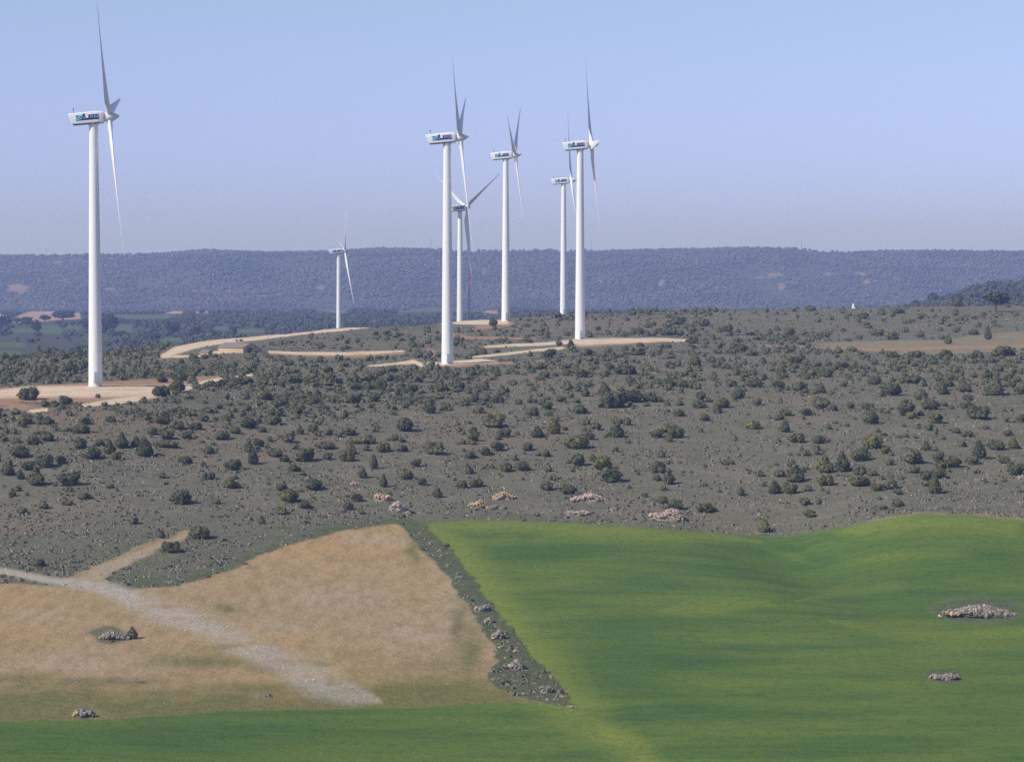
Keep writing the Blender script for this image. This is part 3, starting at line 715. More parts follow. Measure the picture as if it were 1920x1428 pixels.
def door_mesh():
    m = MB()
    m.box((-0.42, -2.02, 1.5), (0.42, -1.70, 3.7)); m.box((-0.5, -2.0, 3.72), (0.5, -1.6, 3.86)); m.box((0.25, -2.06, 2.5), (0.33, -2.02, 2.7), 1)
    return m.mesh('door', [simple('door_grey', (0.35, 0.45, 0.5), 0.5), M_DARK])
def stairs_mesh():
    m = MB()
    m.box((-0.6, -2.9, 1.36), (0.6, -1.80, 1.46))
    for i in range(6): m.box((0.6 + 0.28 * i, -2.8, 1.2 - 0.2 * i), (0.6 + 0.28 * (i + 1), -2.0, 1.25 - 0.2 * i))
    m.bar((-0.6, -2.85, 1.4), (-0.6, -2.85, 2.4), 0.03); m.bar((0.6, -2.85, 1.4), (0.6, -2.85, 2.4), 0.03); m.bar((-0.6, -2.85, 2.4), (0.6, -2.85, 2.4), 0.03)
    m.bar((0.6, -2.85, 2.4), (2.3, -2.85, 1.1), 0.03); m.bar((2.3, -2.85, 0.0), (2.3, -2.85, 1.1), 0.03); m.bar((-0.6, -2.8, 0), (-0.6, -2.8, 1.4), 0.04)
    return m.mesh('stairs', [M_STEEL])
def plinth_mesh():
    m = MB(); m.loft([ring(2.9, -2.5, 32), ring(2.9, 0.12, 32), ring(2.75, 0.2, 32)]); return autosmooth(m.mesh('plinth', [M_CONC]), 30)

PROTO = dict(tower=tower_mesh(), nacelle=nacelle_mesh(), skirt=skirt_mesh(), sign_a=sign_mesh(-1), sign_b=sign_mesh(1), mast=mast_mesh(), spinner=spinner_mesh(), blade=blade_mesh(), door=door_mesh(), stairs=stairs_mesh(), plinth=plinth_mesh())

def turbine(hub_u, hub_v, R_px, yaw, theta, label, pitch=None):
    d = F * ROT / R_px
    hx, hy, hz = pt(hub_u, hub_v, d)
    ang = -math.radians(yaw)
    # the hub sits 4 m in front of the tower axis
    bx, by, bz = hx - 4.0 * math.cos(ang), hy - 4.0 * math.sin(ang), hz - HUB_H
    root = bpy.data.objects.new('wind_turbine', None); COL.objects.link(root)
    root.location = (bx, by, bz); root.rotation_euler = (0, 0, ang)
    tag(root, label, 'wind turbine', 'white wind turbines on the plateau')
    tw = obj('tower', PROTO['tower'], root)
    dr = obj('door', PROTO['door'], tw); st = obj('stairs', PROTO['stairs'], tw)
    for q in (dr, st): q.rotation_euler = (0, 0, -ang + math.radians(12))
    obj('plinth', PROTO['plinth'], root)
    nac = obj('nacelle', PROTO['nacelle'], root, (0, 0, TOP + 0.05), (0, -TILT, 0))
    obj('sign', PROTO['sign_a'], nac); obj('sign', PROTO['sign_b'], nac); obj('weather_mast', PROTO['mast'], nac); obj('skirt', PROTO['skirt'], nac)
    T = Matrix.Translation((0, 0, TOP + 0.05)) @ Matrix.Rotation(-TILT, 4, 'Y')
    sp = obj('spinner', PROTO['spinner'], root); sp.matrix_basis = T @ Matrix.Translation((0, 0, 1.57))
    bm = PROTO['blade'] if pitch is None else blade_mesh(pitch)
    for k_ in range(3):
        b = obj('blade', bm, root)
        b.matrix_basis = T @ Matrix.Translation((4.0, 0, 1.57)) @ Matrix.Rotation(math.radians(theta + 120 * k_), 4, 'X')
    return root, (bx, by, bz)

TURB = [
    (206, 219, 271.7, -4.3, 40, 'tallest looking white wind turbine beside the large cream gravel pad, set apart from the others'),
    (864, 257, 230.7, 2.0, 52, 'white wind turbine standing between the scrub bushes in front of the ridge road, second largest'),
    (967, 290, 168.0, 5.6, 65, 'white wind turbine at the end of the ridge road with two blades in a V'),
    (1110, 271, 198.0, -0.4, -30, 'white wind turbine on the cream pad with reddish soil in the middle distance'),
    (1072, 338, 137.0, 2.3, 0, 'distant white wind turbine partly hidden behind the tower on the cream pad'),
    (875, 389, 134.8, -34.0, -58, 'white wind turbine turned away with its blades spread in a Y'),
    (647, 470, 109.0, -10.4, 39, 'smallest white wind turbine, its nacelle level with the hilltop behind the ridge road'),
]
bases = []
for t_ in TURB:
    r_, b_ = turbine(*t_, pitch={134.8: 78}.get(t_[2]))
    bases.append(b_)

# ------------------------------------------------------------------ plants
def ico(sub=1):
    t = (1 + 5 ** 0.5) / 2
    V = [(-1, t, 0), (1, t, 0), (-1, -t, 0), (1, -t, 0), (0, -1, t), (0, 1, t), (0, -1, -t), (0, 1, -t), (t, 0, -1), (t, 0, 1), (-t, 0, -1), (-t, 0, 1)]
    V = [Vector(v).normalized() for v in V]
    Fc = [(0, 11, 5), (0, 5, 1), (0, 1, 7), (0, 7, 10), (0, 10, 11), (1, 5, 9), (5, 11, 4), (11, 10, 2), (10, 7, 6), (7, 1, 8), (3, 9, 4), (3, 4, 2), (3, 2, 6), (3, 6, 8), (3, 8, 9), (4, 9, 5), (2, 4, 11), (6, 2, 10), (8, 6, 7), (9, 8, 1)]
    for _ in range(sub):
        cache = {}; F2 = []
        def midp(a, b):
            k = (min(a, b), max(a, b))
            if k not in cache: V.append(((V[a] + V[b]) / 2).normalized()); cache[k] = len(V) - 1
            return cache[k]
        for a, b, c in Fc:
            ab, bc, ca = midp(a, b), midp(b, c), midp(c, a); F2 += [(a, ab, ca), (b, bc, ab), (c, ca, bc), (ab, bc, ca)]
        Fc = F2
    return np.array([tuple(v) for v in V]), np.array(Fc)
ICO0, ICO1, ICO2 = ico(0), ico(1), ico(2)

def leaf_mass(lobes, n, size, r, core=0.80):
    """lobes: (cx,cy,cz,rx,ry,rz). Leaf sprigs over lumpy lobes plus an inner mass of twigs; returns verts, tris"""
    V = []; T = []; nv = 0
    for lb in lobes:
        c = np.array(lb[:3]); rr = np.array(lb[3:])
        v, f = ICO1
        k = core * (1 + 0.13 * r.standard_normal(len(v)))[:, None]
        p = c + v * rr * k; p[:, 2] = np.maximum(p[:, 2], 0.0)
        V.append(p); T.append(f + nv); nv += len(v)
    w = np.array([lb[3] * lb[5] for lb in lobes]); w = w / w.sum()
    pick = r.choice(len(lobes), n, p=w)
    L = np.array(lobes)[pick]
    d = r.standard_normal((n, 3)); d[:, 2] = np.abs(d[:, 2]) * 1.1 - 0.35; d /= np.linalg.norm(d, axis=1)[:, None]
    rad = (0.78 + 0.30 * r.random(n) ** 0.7)[:, None]
    P = L[:, :3] + d * L[:, 3:] * rad
    ok = P[:, 2] > 0.02; P = P[ok]; d = d[ok]; n = len(P)
    s = size * (0.6 + 0.9 * r.random(n))[:, None]
    t1 = np.cross(d, r.standard_normal((n, 3))); t1 /= np.linalg.norm(t1, axis=1)[:, None] + 1e-9
    t2 = np.cross(d, t1) * 0.75 + d * (r.random((n, 1)) * 1.2 - 0.1)
    q = np.stack([P - t1 * s * 0.5, P + t1 * s * 0.5, P + t2 * s + d * s * 0.35], 1).reshape(-1, 3)
    q2 = np.stack([P - t1 * s * 0.5, P - t2 * s * 0.7 + d * s * 0.15, P + t1 * s * 0.5], 1).reshape(-1, 3)
    V.append(q); T.append(np.arange(len(q)).reshape(-1, 3) + nv); nv += len(q)
    V.append(q2); T.append(np.arange(len(q2)).reshape(-1, 3) + nv)
    return np.concatenate(V), np.concatenate(T)

def bush_lobes(kind, r):
    """unit bush: about 1 wide (x, y) and 1 high"""
    L = []
    if kind == 'cone':
        L = [(0, 0, 0.30, 0.44, 0.44, 0.34), (0.03, 0.02, 0.55, 0.30, 0.30, 0.30), (-0.04, 0, 0.78, 0.17, 0.17, 0.24)]
        for i in range(4):
            a = r.random() * 6.28; L.append((0.27 * math.cos(a), 0.27 * math.sin(a), 0.22 + 0.2 * r.random(), 0.2, 0.2, 0.2))
    elif kind == 'dome':
        L = [(0, 0, 0.36, 0.42, 0.42, 0.46)]
        for i in range(7):
            a = r.random() * 6.28; q = 0.16 + 0.2 * r.random(); L.append((q * math.cos(a), q * math.sin(a), 0.25 + 0.42 * r.random(), 0.2 + 0.08 * r.random(), 0.2 + 0.08 * r.random(), 0.22 + 0.07 * r.random()))
    else:                                                                   # broad, several heads
        for i in range(8):
            a = i * 0.785 + r.random() * 0.6; q = 0.12 + 0.24 * r.random(); h = 0.28 + 0.3 * r.random()
            L.append((q * math.cos(a), q * math.sin(a), h, 0.2 + 0.08 * r.random(), 0.2 + 0.08 * r.random(), h * 0.95))
        L.append((0, 0, 0.4, 0.34, 0.34, 0.42))
    return L
BUSH_KINDS = ['dome', 'cone', 'broad']
BUSHES = {}
for kd in BUSH_KINDS:
    BUSHES[kd] = []
    for i in range(5):
        r = np.random.default_rng(100 + 7 * i + len(kd))
        v, t = leaf_mass(bush_lobes(kd, r), 900, 0.066, r, 0.95)
        BUSHES[kd].append(mesh_data('bush', v, t, [M_BUSH], None, False))
LOWB = []
for i in range(9):
    r = np.random.default_rng(300 + i)
    LOWB.append(leaf_mass(bush_lobes(BUSH_KINDS[i % 3], r)[:4], 90, 0.13, r, 0.98))

def scatter_mesh(name, temps, pos, sx, sz, material, rs):
    """one mesh made of many copies (uncountable cover)"""
    V = []; T = []; nv = 0
    n = len(pos); pick = rs.integers(0, len(temps), n); ang = rs.random(n) * 6.283
    for ti, (tv, tf) in enumerate(temps):
        k_ = np.nonzero(pick == ti)[0]
        if not len(k_): continue
        ca, sa = np.cos(ang[k_])[:, None], np.sin(ang[k_])[:, None]
        x = (tv[None, :, 0] * ca - tv[None, :, 1] * sa) * sx[k_][:, None] + pos[k_, 0][:, None]
        y = (tv[None, :, 0] * sa + tv[None, :, 1] * ca) * sx[k_][:, None] + pos[k_, 1][:, None]
        z = tv[None, :, 2] * sz[k_][:, None] + pos[k_, 2][:, None]
        V.append(np.stack([x, y, z], -1).reshape(-1, 3))
        T.append((tf[None] + (np.arange(len(k_)) * len(tv))[:, None, None]).reshape(-1, 3) + nv); nv += len(k_) * len(tv)
    return mesh_data(name, np.concatenate(V), np.concatenate(T), [material], None, False)

# (column, row of the foot, width, height) in photo pixels; trailing letter: o olive, y yellow green, g grey, d dark
RAW = '''66 912 36 32|127 912 40 24|270 857 34 33d|205 852 26 22|215 862 20 16o|227 841 28 26|254 838 20 18|337 946 34 25|435 882 34 20|432 916 30 16o|390 900 22 12|346 869 24 12|474 871 22 24d|466 848 22 22|390 852 22 16|166 862 38 20|113 871 20 16d|83 878 36 26|35 858 36 18|50 882 26 16|14 892 26 20|37 899 18 16d|22 931 16 14g|149 841 26 20|87 828 28 18|62 834 24 12|185 836 22 12o|313 824 26 16|350 824 22 15|286 815 22 16g|310 840 40 12|416 825 32 14|441 814 22 14|464 803 30 18d|365 806 24 12|333 805 30 14g|304 796 30 18d|381 791 20 14|150 814 34 14d|207 792 20 10|158 797 22 14|45 795 28 14o|90 796 22 12|371 1011 40 26o|303 1009 14 14d|82 954 20 8|40 962 20 10g|157 937 24 10|124 948 26 10g|406 945 16 9|207 915 16 9g|302 896 20 8|378 830 12 6|50 750 44 20|185 746 12 10d|122 760 24 18
761 809 34 26d|539 830 26 18|587 811 22 16g|615 816 20 11g|654 817 24 14|692 820 14 12d|597 795 16 11|562 815 16 16g|490 811 18 11|484 838 20 16d|512 796 34 16|515 780 32 14|557 775 34 16|607 775 24 16d|661 756 30 14|701 753 22 16|805 775 26 24|713 732 26 14d|812 852 40 20|752 847 22 12g|716 848 28 16o|740 826 18 10|672 833 36 12o|697 832 20 10|652 865 28 16o|657 852 20 10o|613 862 18 14|570 866 36 20|610 842 34 12g|533 866 20 12|515 857 30 14|701 879 16 24d|680 897 18 18|779 876 20 14|759 900 26 18o|719 914 18 22o|791 910 18 14|586 920 34 22|541 943 34 26o|527 920 22 14|572 954 24 16|562 922 14 10|667 941 24 16o|652 957 20 16|526 964 24 12o|820 933 20 17|865 916 24 15g|890 914 28 14o|880 860 22 12|910 854 20 16|932 846 24 18|887 828 22 16o|867 832 14 11|887 813 18 10|925 801 44 20o|946 820 24 15|862 811 14 8|948 885 24 18o|880 889 18 10|551 884 26 10|687 845 16 8|647 784 18 8|900 775 20 10g|872 760 20 10|935 756 28 12d|890 754 18 14|911 754 16 13g|910 732 18 16g|860 730 24 16|826 735 20 14|767 735 26 12|752 735 18 12|690 731 16 12|667 731 24 14|495 749 34 14o|592 741 20 10g|635 732 14 12|587 757 26 14|522 762 30 10
1007 821 24 20|1039 814 26 24o|1088 776 28 16|1026 768 20 13d|1148 765 46 26|1182 755 40 24d|1220 754 30 16|1235 754 18 12g|1133 741 26 22|1098 744 18 16d|1250 760 14 8|1185 719 18 12|1250 726 32 14|1280 727 24 12o|1374 726 22 14|1383 747 26 18|1315 751 20 16|1311 765 24 12|1357 765 30 20o|1345 775 18 16|1419 727 26 16|1430 711 18 10|1420 761 18 14g|1274 781 20 14|1320 790 22 14o|1411 805 28 15y|1157 820 28 24|1117 806 22 14|1158 795 20 9o|1178 797 18 9o|1232 821 24 15|1255 812 36 14y|1266 822 30 16|1255 829 16 12o|1177 832 12 8d|1083 842 40 22o|1105 825 20 14|1022 857 20 14o|990 845 22 12|1084 874 28 22|1129 881 36 24y|1146 905 40 26|982 884 26 18|1035 902 16 10o|1024 920 26 18|1066 927 26 20|1234 887 34 18|1254 908 26 26|1232 901 18 12|1390 930 16 14|1244 945 22 16o|1268 956 26 18|1324 961 34 14o|1365 872 26 8|1196 890 10 6d|997 780 26 14|1212 762 14 10|1051 754 18 12|1059 807 12 8|965 863 16 8
1632 796 32 26|1699 780 36 28|1745 769 32 22g|1757 795 30 20o|1835 786 46 20d|1869 742 32 34|1671 742 38 24d|1729 750 28 20|1718 719 40 14d|1639 721 26 18|1547 707 30 14|1542 767 36 22g|1559 771 22 10|1539 737 20 18g|1499 732 28 14|1460 729 24 16|1473 780 24 14y|1472 811 20 22|1512 780 22 14|1493 830 32 16|1534 832 28 17|1595 766 16 12|1628 767 22 10|1768 740 22 24|1777 725 24 12|1810 735 26 16g|1798 710 18 10|1890 715 22 10|1874 697 18 14|1852 710 20 10|1912 739 22 14|1809 766 18 10|1916 792 22 16o|1899 792 12 10|1710 785 24 12o|1636 842 40 22o|1613 865 34 24|1660 851 22 14o|1580 885 30 34d|1548 887 32 28o|1491 905 34 30|1547 911 32 18o|1482 926 28 20|1453 927 26 22|1461 895 24 14|1712 870 40 22g|1737 845 18 16|1760 865 22 17|1788 877 30 22o|1765 880 24 14o|1837 861 30 30d|1825 871 24 14o|1870 844 28 16|1901 842 22 20o|1905 892 34 24|1715 887 24 14o|1737 902 24 18|1762 897 30 22|1754 926 26 28|1670 918 28 24g|1645 921 24 14o|1615 911 42 14o|1614 891 28 16g|1635 892 22 12g|1667 873 18 10g|1697 820 14 10d|1686 821 10 8|1656 817 14 8|1590 800 10 8|1685 950 24 14|1510 948 22 14g|1519 970 22 14o|1655 955 18 8|1515 921 18 10g|1800 838 18 8|1815 820 22 10|1792 812 20 8g|1892 817 20 12|1850 805 14 8|1815 751 18 10|1885 870 22 12|1882 903 14 8g|1831 887 14 7|1682 696 18 10g|1582 690 26 10|1465 702 24 10|1492 681 24 14d
1433 1000 26 24y|320 1037 32 17d|72 1062 26 12g|836 1024 14 12d|490 983 16 14o|925 611 18 14d|616 699 20 12d|641 696 14 9d|1093 708 24 16d|1171 702 40 16|1144 692 16 12d|1256 690 20 12d|1302 686 26 12|1194 666 28 8d|1200 650 16 10|1239 652 14 12|1300 644 24 12|1070 652 14 14|1050 648 14 10|1104 666 16 12|1030 666 20 10|1022 709 20 12g|1321 612 22 14|1196 628 22 12|1254 629 32 14|1297 622 20 7d|1304 606 12 12|1272 609 26 14|1010 693 30 10o|1062 704 18 10o|1363 622 22 10d|1517 653 14 10d|1778 645 18 16y|1853 637 16 22|1827 628 20 12|1673 637 22 12o|1650 630 16 12|1628 615 14 10|1620 598 16 12|1592 592 14 12|1683 588 26 10|1520 583 20 10|1797 575 20 18|1480 630 22 16o|1547 633 18 10|1410 667 22 10|1387 660 36 14|1717 671 24 12|1773 673 34 14|1830 673 30 12|1880 668 40 16|1673 670 22 10|297 743 36 18d|330 736 34 22d|220 704 20 12d|130 700 28 18d|337 714 26 14d|303 717 24 10d|444 640 6 5d|452 640 8 6d|247 1198 24 20g'''
TONE = {'': (0.95, 0.97, 0.95), 'o': (1.16, 1.10, 0.86), 'y': (1.32, 1.36, 0.85), 'g': (1.15, 1.12, 1.2), 'd': (0.75, 0.78, 0.78)}
TW = {'': 'green', 'o': 'olive', 'y': 'yellowish green', 'g': 'greyish', 'd': 'dark'}
items = []
for e in RAW.replace('\n', '|').split('|'):
    a = e.split(); t = ''
    if a[3][-1].isalpha(): t = a[3][-1]; a[3] = a[3][:-1]
    items.append((float(a[0]), float(a[1]), float(a[2]), float(a[3]), t))
items.sort(key=lambda q: -q[2] * q[3])
items, spare = items[:298], items[298:]

LANDMARKS = [(176, 725, 'the turbine on the big pad'), (838, 683, 'the second largest turbine tower'), (1088, 640, 'the turbine on the red pad'), (448, 658, 'the long stone barn'),
             (1600, 573, 'the white survey pillar'), (1865, 578, 'the umbrella pine'), (190, 1085, 'the track fork'), (662, 908, 'the small lone ochre heap'), (717, 935, 'the bright ochre rock heap'),
             (745, 952, 'the rosy slab'), (940, 935, 'the larger ochre rock outcrop'), (1095, 938, 'the long pink rubble heap'), (1255, 972, 'the biggest rosy outcrop'), (1440, 1003, 'the crop edge hollow'),
             (1740, 963, 'the green field crest'), (1914, 895, 'the pink rock'), (948, 603, 'the turbine with V blades'), (1700, 650, 'the reddish strip field'), (761, 800, 'the big dark bush'), (1160, 755, 'the long dark thicket'), (1580, 870, 'the tall dark bush'), (1835, 778, 'the wide dark bush'), (270, 845, 'the domed dark bush'), (925, 603, 'the round ridge road tree')]
ORD = ['nearest', 'second nearest', 'third nearest', 'fourth nearest', 'fifth nearest', 'sixth nearest', 'seventh nearest', 'eighth nearest', 'ninth nearest', 'tenth nearest', 'eleventh nearest', 'twelfth nearest', 'thirteenth nearest', 'fourteenth nearest', 'fifteenth nearest', 'sixteenth nearest', 'seventeenth nearest', 'eighteenth nearest', 'nineteenth nearest', 'twentieth nearest']
BU = np.array([[q[0], q[1] - q[3] * 0.4] for q in items])
def bush_label(i):
    u, v = BU[i]; best = None
    for (lu, lv, nm) in LANDMARKS:
        du, dv = u - lu, (v - lv) * 1.4
        if abs(du) < 9 and abs(dv) < 12: continue
        D = BU - np.array([lu, lv]); D[:, 1] *= 1.4
        same = (np.sign(D[:, 0]) == np.sign(du)) & (np.sign(D[:, 1]) == np.sign(dv))
        dist = np.hypot(D[:, 0], D[:, 1]); rank = int((same & (dist < dist[i])).sum())
        key = rank * 24 + dist[i] * 0.35
        if rank < len(ORD) and (best is None or key < best[0]): best = (key, rank, nm, du, dv)
    key, rank, nm, du, dv = best
    q = items[i]; ar = q[2] * q[3]
    size = 'large' if ar > 700 else ('small' if ar < 220 else 'mid-sized')
    return f"{size} {TW[q[4]]} bush, {ORD[rank]} {'up' if dv < 0 else 'down'} {'left' if du < 0 else 'right'} of {nm}"

placed = []
rs = np.random.default_rng(5)
used_labels = set()
for i, (u, v, w, h, t) in enumerate(items):
    x, y, z = ground(u, v)
    k_ = F / y
    ratio = h / w
    kind = 'cone' if ratio > 0.82 else ('dome' if ratio > 0.58 else 'broad')
    o = obj('bush', BUSHES[kind][int(rs.integers(5))])
    W = w / k_ * 0.98; H = h / k_ * 1.10
    o.location = (x, y + W * 0.25, zat(x, y + W * 0.25) - 0.12 * H * 0.4)
    o.scale = (W, W * (0.85 + 0.3 * rs.random()), H * 1.05)
    o.rotation_euler = (0, 0, rs.random() * 6.28)
    c = TONE[t]; j = 0.9 + 0.2 * rs.random(); o.color = (c[0] * j, c[1] * j, c[2] * j, 1)
    lab = bush_label(i)
    tag(o, lab, 'bush', 'bushes dotted over the scrub slope')
    placed.append((x, y, W))
placed = np.array(placed)
spare_pos = [(ground(q[0], q[1]), q) for q in spare]

# smaller and further bushes beyond the counted ones: one mass
def cand(n, u0, u1, v0, v1, r):
    u = u0 + (u1 - u0) * r.random(n); v = v0 + (v1 - v0) * r.random(n); return u, v
def scatter_points(n, d0, d1, margin, r, power=1.0):
    d = np.exp(np.log(d0) + (np.log(d1) - np.log(d0)) * r.random(n) ** power)
    s = (r.random(n) * 2 - 1) * (0.1855 + margin)
    return s * d, d

r = np.random.default_rng(77)
# density of cover on the plateau, described over photo columns / rows
def plateau_density(u, v, y, x):
    n1 = fbm(x / 24.0, y / 24.0, 3, 91)
    d = np.full(u.shape, 0.10)
    # dense belt of juniper on the left shoulder below the first pad and around the second tower
    belt = np.interp(u, [-200, 60, 250, 500, 750, 1000, 1300, 1600, 2000], [800, 800, 800, 775, 735, 728, 715, 700, 695])
    d = np.where(v < belt, 0.62, d)
    d = np.where((v >= belt) & (v < belt + 45), 0.62 - 0.5 * (v - belt) / 45, d)
    d = np.where((v < 662) & (u > 480) & (u < 830), 0.33, d)
    d = np.where((v < 635) & (u > 830), 0.42, d)
    d = np.where((v < 635) & (u > 1330), 0.22, d)
    d = np.where((v > 655) & (v < 690) & (u > 1330), 0.75, d)
    d = np.where(v > 930, 0.03, d)
    return d * np.clip(0.75 + 1.1 * n1, 0.05, 1.5)
n = 82000
x, y = scatter_points(n, 505, 1290, 0.085, r, 0.85)
z = height(x, y); C2, u, v = covers(x, y, z)
dens = plateau_density(u, v, y, x)
free = (C2['road'] < 0.1) & (C2['red'] < 0.25) & (C2['green'] < 0.1) & (C2['stub'] < 0.1) & (C2['strip'] < 0.2) & (C2['track'] < 0.1) & (C2['verge'] < 0.5)
keep = free & (r.random(n) < dens * np.where(y > 760, 0.27, np.where(y > 690, 0.36, 0.42)) * np.where((u < 850) & (v > 685) & (v < 775), 1.5, 1.0))
for b in bases: keep &= np.hypot(x - b[0], y - b[1]) > 4.5
for f_ in (2.5, 5.0, 8.0):
    for p, w, d0, d1 in ROADS[:1] + ROADS[2:4] + ROADS[5:8]: keep &= (on_line(u, v - f_, p, [a * 1.3 for a in w], 0.3) < 0.3) | (y < d0 - 60) | (r.random(n) < 0.10)
keep &= ~((u > 395) & (u < 492) & (v > 640) & (v < 668))
x, y, z = x[keep], y[keep], z[keep]
W = (0.8 + 2.1 * r.random(len(x)) ** 1.8) * np.where(y > 900, 1.15, 1.0); W = np.where(y < 700, W * 0.72, W * 0.9)
dist = np.full(len(x), 1e9)
for (px_, py_, pw) in placed: dist = np.minimum(dist, np.hypot(x - px_, (y - py_)) - pw * 0.45)
k_ = dist > W * 0.35
x, y, z, W = x[k_], y[k_], z[k_], W[k_]
pos = np.stack([x, y, z - 0.05], 1)
for (g, q) in spare_pos:
    pos = np.vstack([pos, [g[0], g[1], g[2] - 0.05]]); W = np.append(W, q[2] * g[1] / F)
H = W * (0.5 + 0.35 * r.random(len(W)))
print('scrub bushes', len(pos))
o = obj('scrub', scatter_mesh('scrub', LOWB, pos, W, H, M_SCRUB, r)); tag(o, 'uncountable smaller juniper bushes covering the plateau', 'scrub', kind='stuff')

# dwarf shrubs and tufts
def tuft(r):
    V = []; T = []
    for i in range(7):
        a = r.random() * 6.28; q = 0.42 * r.random(); c = np.array([q * math.cos(a), q * math.sin(a), 0.0]); b = r.random() * 6.28; s = 0.30 + 0.25 * r.random()
        e = np.array([math.cos(b), math.sin(b), 0]) * s; t = c + np.array([0.25 * (r.random() - .5), 0.25 * (r.random() - .5), 0.55 + 0.45 * r.random()])
        V += [c - e, c + e, t]; T.append((3 * i, 3 * i + 1, 3 * i + 2))
    return np.array(V), np.array(T)
TUFTS = [tuft(np.random.default_rng(500 + i)) for i in range(8)]
n = 230000
x, y = scatter_points(n, 340, 1200, 0.07, r, 0.95)
z = height(x, y); C2, u, v = covers(x, y, z)
free = (C2['road'] < 0.1) & (C2['red'] < 0.35) & (C2['green'] < 0.05) & (C2['stub'] < 0.55) & (C2['strip'] < 0.2) & (C2['track'] < 0.35)
k_ = free & (r.random(n) < np.clip(0.5 + 0.9 * fbm(x / 14.0, y / 14.0, 3, 95), 0.05, 1) * np.where(C2['verge'] > 0.5, 0.35, 1.0))
pos = np.stack([x, y, z - 0.03], 1)[k_]; W = (0.28 + 0.7 * r.random(len(pos)) ** 2.4)
print('tufts', len(pos))
o = obj('dwarf_shrubs', scatter_mesh('dwarf_shrubs', TUFTS, pos, W, W * (0.35 + 0.4 * r.random(len(W))), M_TUFT, r)); tag(o, 'low woody tufts covering the grey slope', 'undergrowth', kind='stuff')

# loose stones
def rock(r, sub=ICO0):
    v, f = sub; k_ = (1 + 0.28 * r.standard_normal(len(v)))[:, None]
    return v * np.clip(k_, 0.55, 1.5) * np.array([1, 0.8 + 0.3 * r.random(), 0.6 + 0.25 * r.random()]) * 0.5, f
ROCKS = [rock(np.random.default_rng(700 + i)) for i in range(10)]
n = 16000
x, y = scatter_points(n, 330, 900, 0.02, r, 1.1)
z = height(x, y); C2, u, v = covers(x, y, z)
patch = np.maximum.reduce([blob(u, v, 290, 870, 120, 26), blob(u, v, 670, 765, 130, 22), blob(u, v, 1270, 905, 160, 22), blob(u, v, 1880, 940, 120, 50), blob(u, v, 600, 890, 120, 16), blob(u, v, 1000, 775, 160, 18), blob(u, v, 330, 925, 140, 20), blob(u, v, 1480, 860, 60, 14), blob(u, v, 540, 1010, 160, 12), blob(u, v, 1080, 960, 200, 22)])
p_ = 0.07 + 0.55 * patch * np.clip(0.6 + fbm(x / 8.0, y / 8.0, 2, 98), 0, 1)
p_ = np.where((C2['green'] > 0.1) | (C2['road'] > 0.2), 0, p_); p_ = np.where(C2['stub'] > 0.3, 0.004, p_); p_ = np.where((C2['track'] > 0.4), 0.6, p_)
p_ = np.where((C2['verge'] > 0.4) & (y < 520) & (C2['stub'] < 0.15) & (C2['green'] < 0.1), 0.3, p_)
k_ = r.random(n) < p_
pos = np.stack([x, y, z + 0.02], 1)[k_]; W = 0.18 + 0.38 * r.random(len(pos)) ** 2.5
o = obj('loose_stones', scatter_mesh('loose_stones', ROCKS, pos, W, W, M_PINK, r)); tag(o, 'loose pale stones strewn over the slope and track', 'stones', kind='stuff')
print('stones', len(pos))

# ------------------------------------------------------------------ woodland beyond the plateau
CROWN = []; CROWN1 = []
for i in range(8):
    rr = np.random.default_rng(900 + i)
    L = [(0, 0, 0.5, 0.42, 0.42, 0.42)] + [(0.28 * math.cos(a), 0.28 * math.sin(a), 0.35 + 0.3 * rr.random(), 0.26, 0.26, 0.24) for a in rr.random(3) * 6.28]
    CROWN.append(leaf_mass(L[:2], 34, 0.20, rr, 0.97))
    CROWN1.append(leaf_mass(L[:1], 16, 0.22, rr, 1.0))
def wood(name, temps, n, d0, d1, smin, smax, dens, label, seed, power=1.0, margin=0.06, mt=None, flat=1.0):
    r = np.random.default_rng(seed)
    x, y = scatter_points(n, d0, d1, margin, r, power)
    z = height(x, y); C2, u, v = covers(x, y, z)
    k_ = (C2['vgreen'] < 0.15) & (C2['brown'] < 0.25) & (C2['road'] < 0.1) & (r.random(n) < dens(u, v, x, y))
    W = smin + (smax - smin) * r.random(n) ** 1.5
    hpx = W * F / y                                                       # no crown may stand in front of an open plot
    for f_ in (0.5, 0.9):
        for p in VGREENS + BROWNS: k_ &= in_poly(u, v - hpx * f_, p, 0.8) < 0.5
    for b in bases: k_ &= np.hypot(x - b[0], y - b[1]) > 9
    pos = np.stack([x, y, z - 0.15], 1)[k_]; W = W[k_]
    print(name, len(pos))
    o = obj(name, scatter_mesh(name, temps, pos, W, W * flat * (0.7 + 0.4 * r.random(len(W))), mt or M_WOOD, r)); tag(o, label, 'woodland', kind='stuff')
wood('woodland', CROWN, 28000, 1240, 4780, 2.8, 6.5, lambda u, v, x, y: np.clip(0.66 + 0.9 * fbm(x / 60.0, y / 90.0, 3, 111), 0.08, 1) * np.where((u < 230) & (v > 630) & (v < 668), 0.10, 1) * np.where((y < 1900) & (u > 830), 0.0, 1) * np.where((u > 1680) & (y > 1900) & (y < 2900), 1.6, 1) * np.where((y < 1700) & (u < 830), 0.35, 1), 'dark woodland filling the valley between plateau and hill', 31, 0.8)
wood('hillside_forest', CROWN1, 46000, 4770, 6350, 5.0, 10.0, lambda u, v, x, y: np.clip(0.66 + 1.5 * fbm(x / 170.0, y / 420.0, 4, 113), 0.05, 1), 'dense forest on the far hillside, blue with haze', 33, 1.0, mt=M_HILL, flat=0.72)

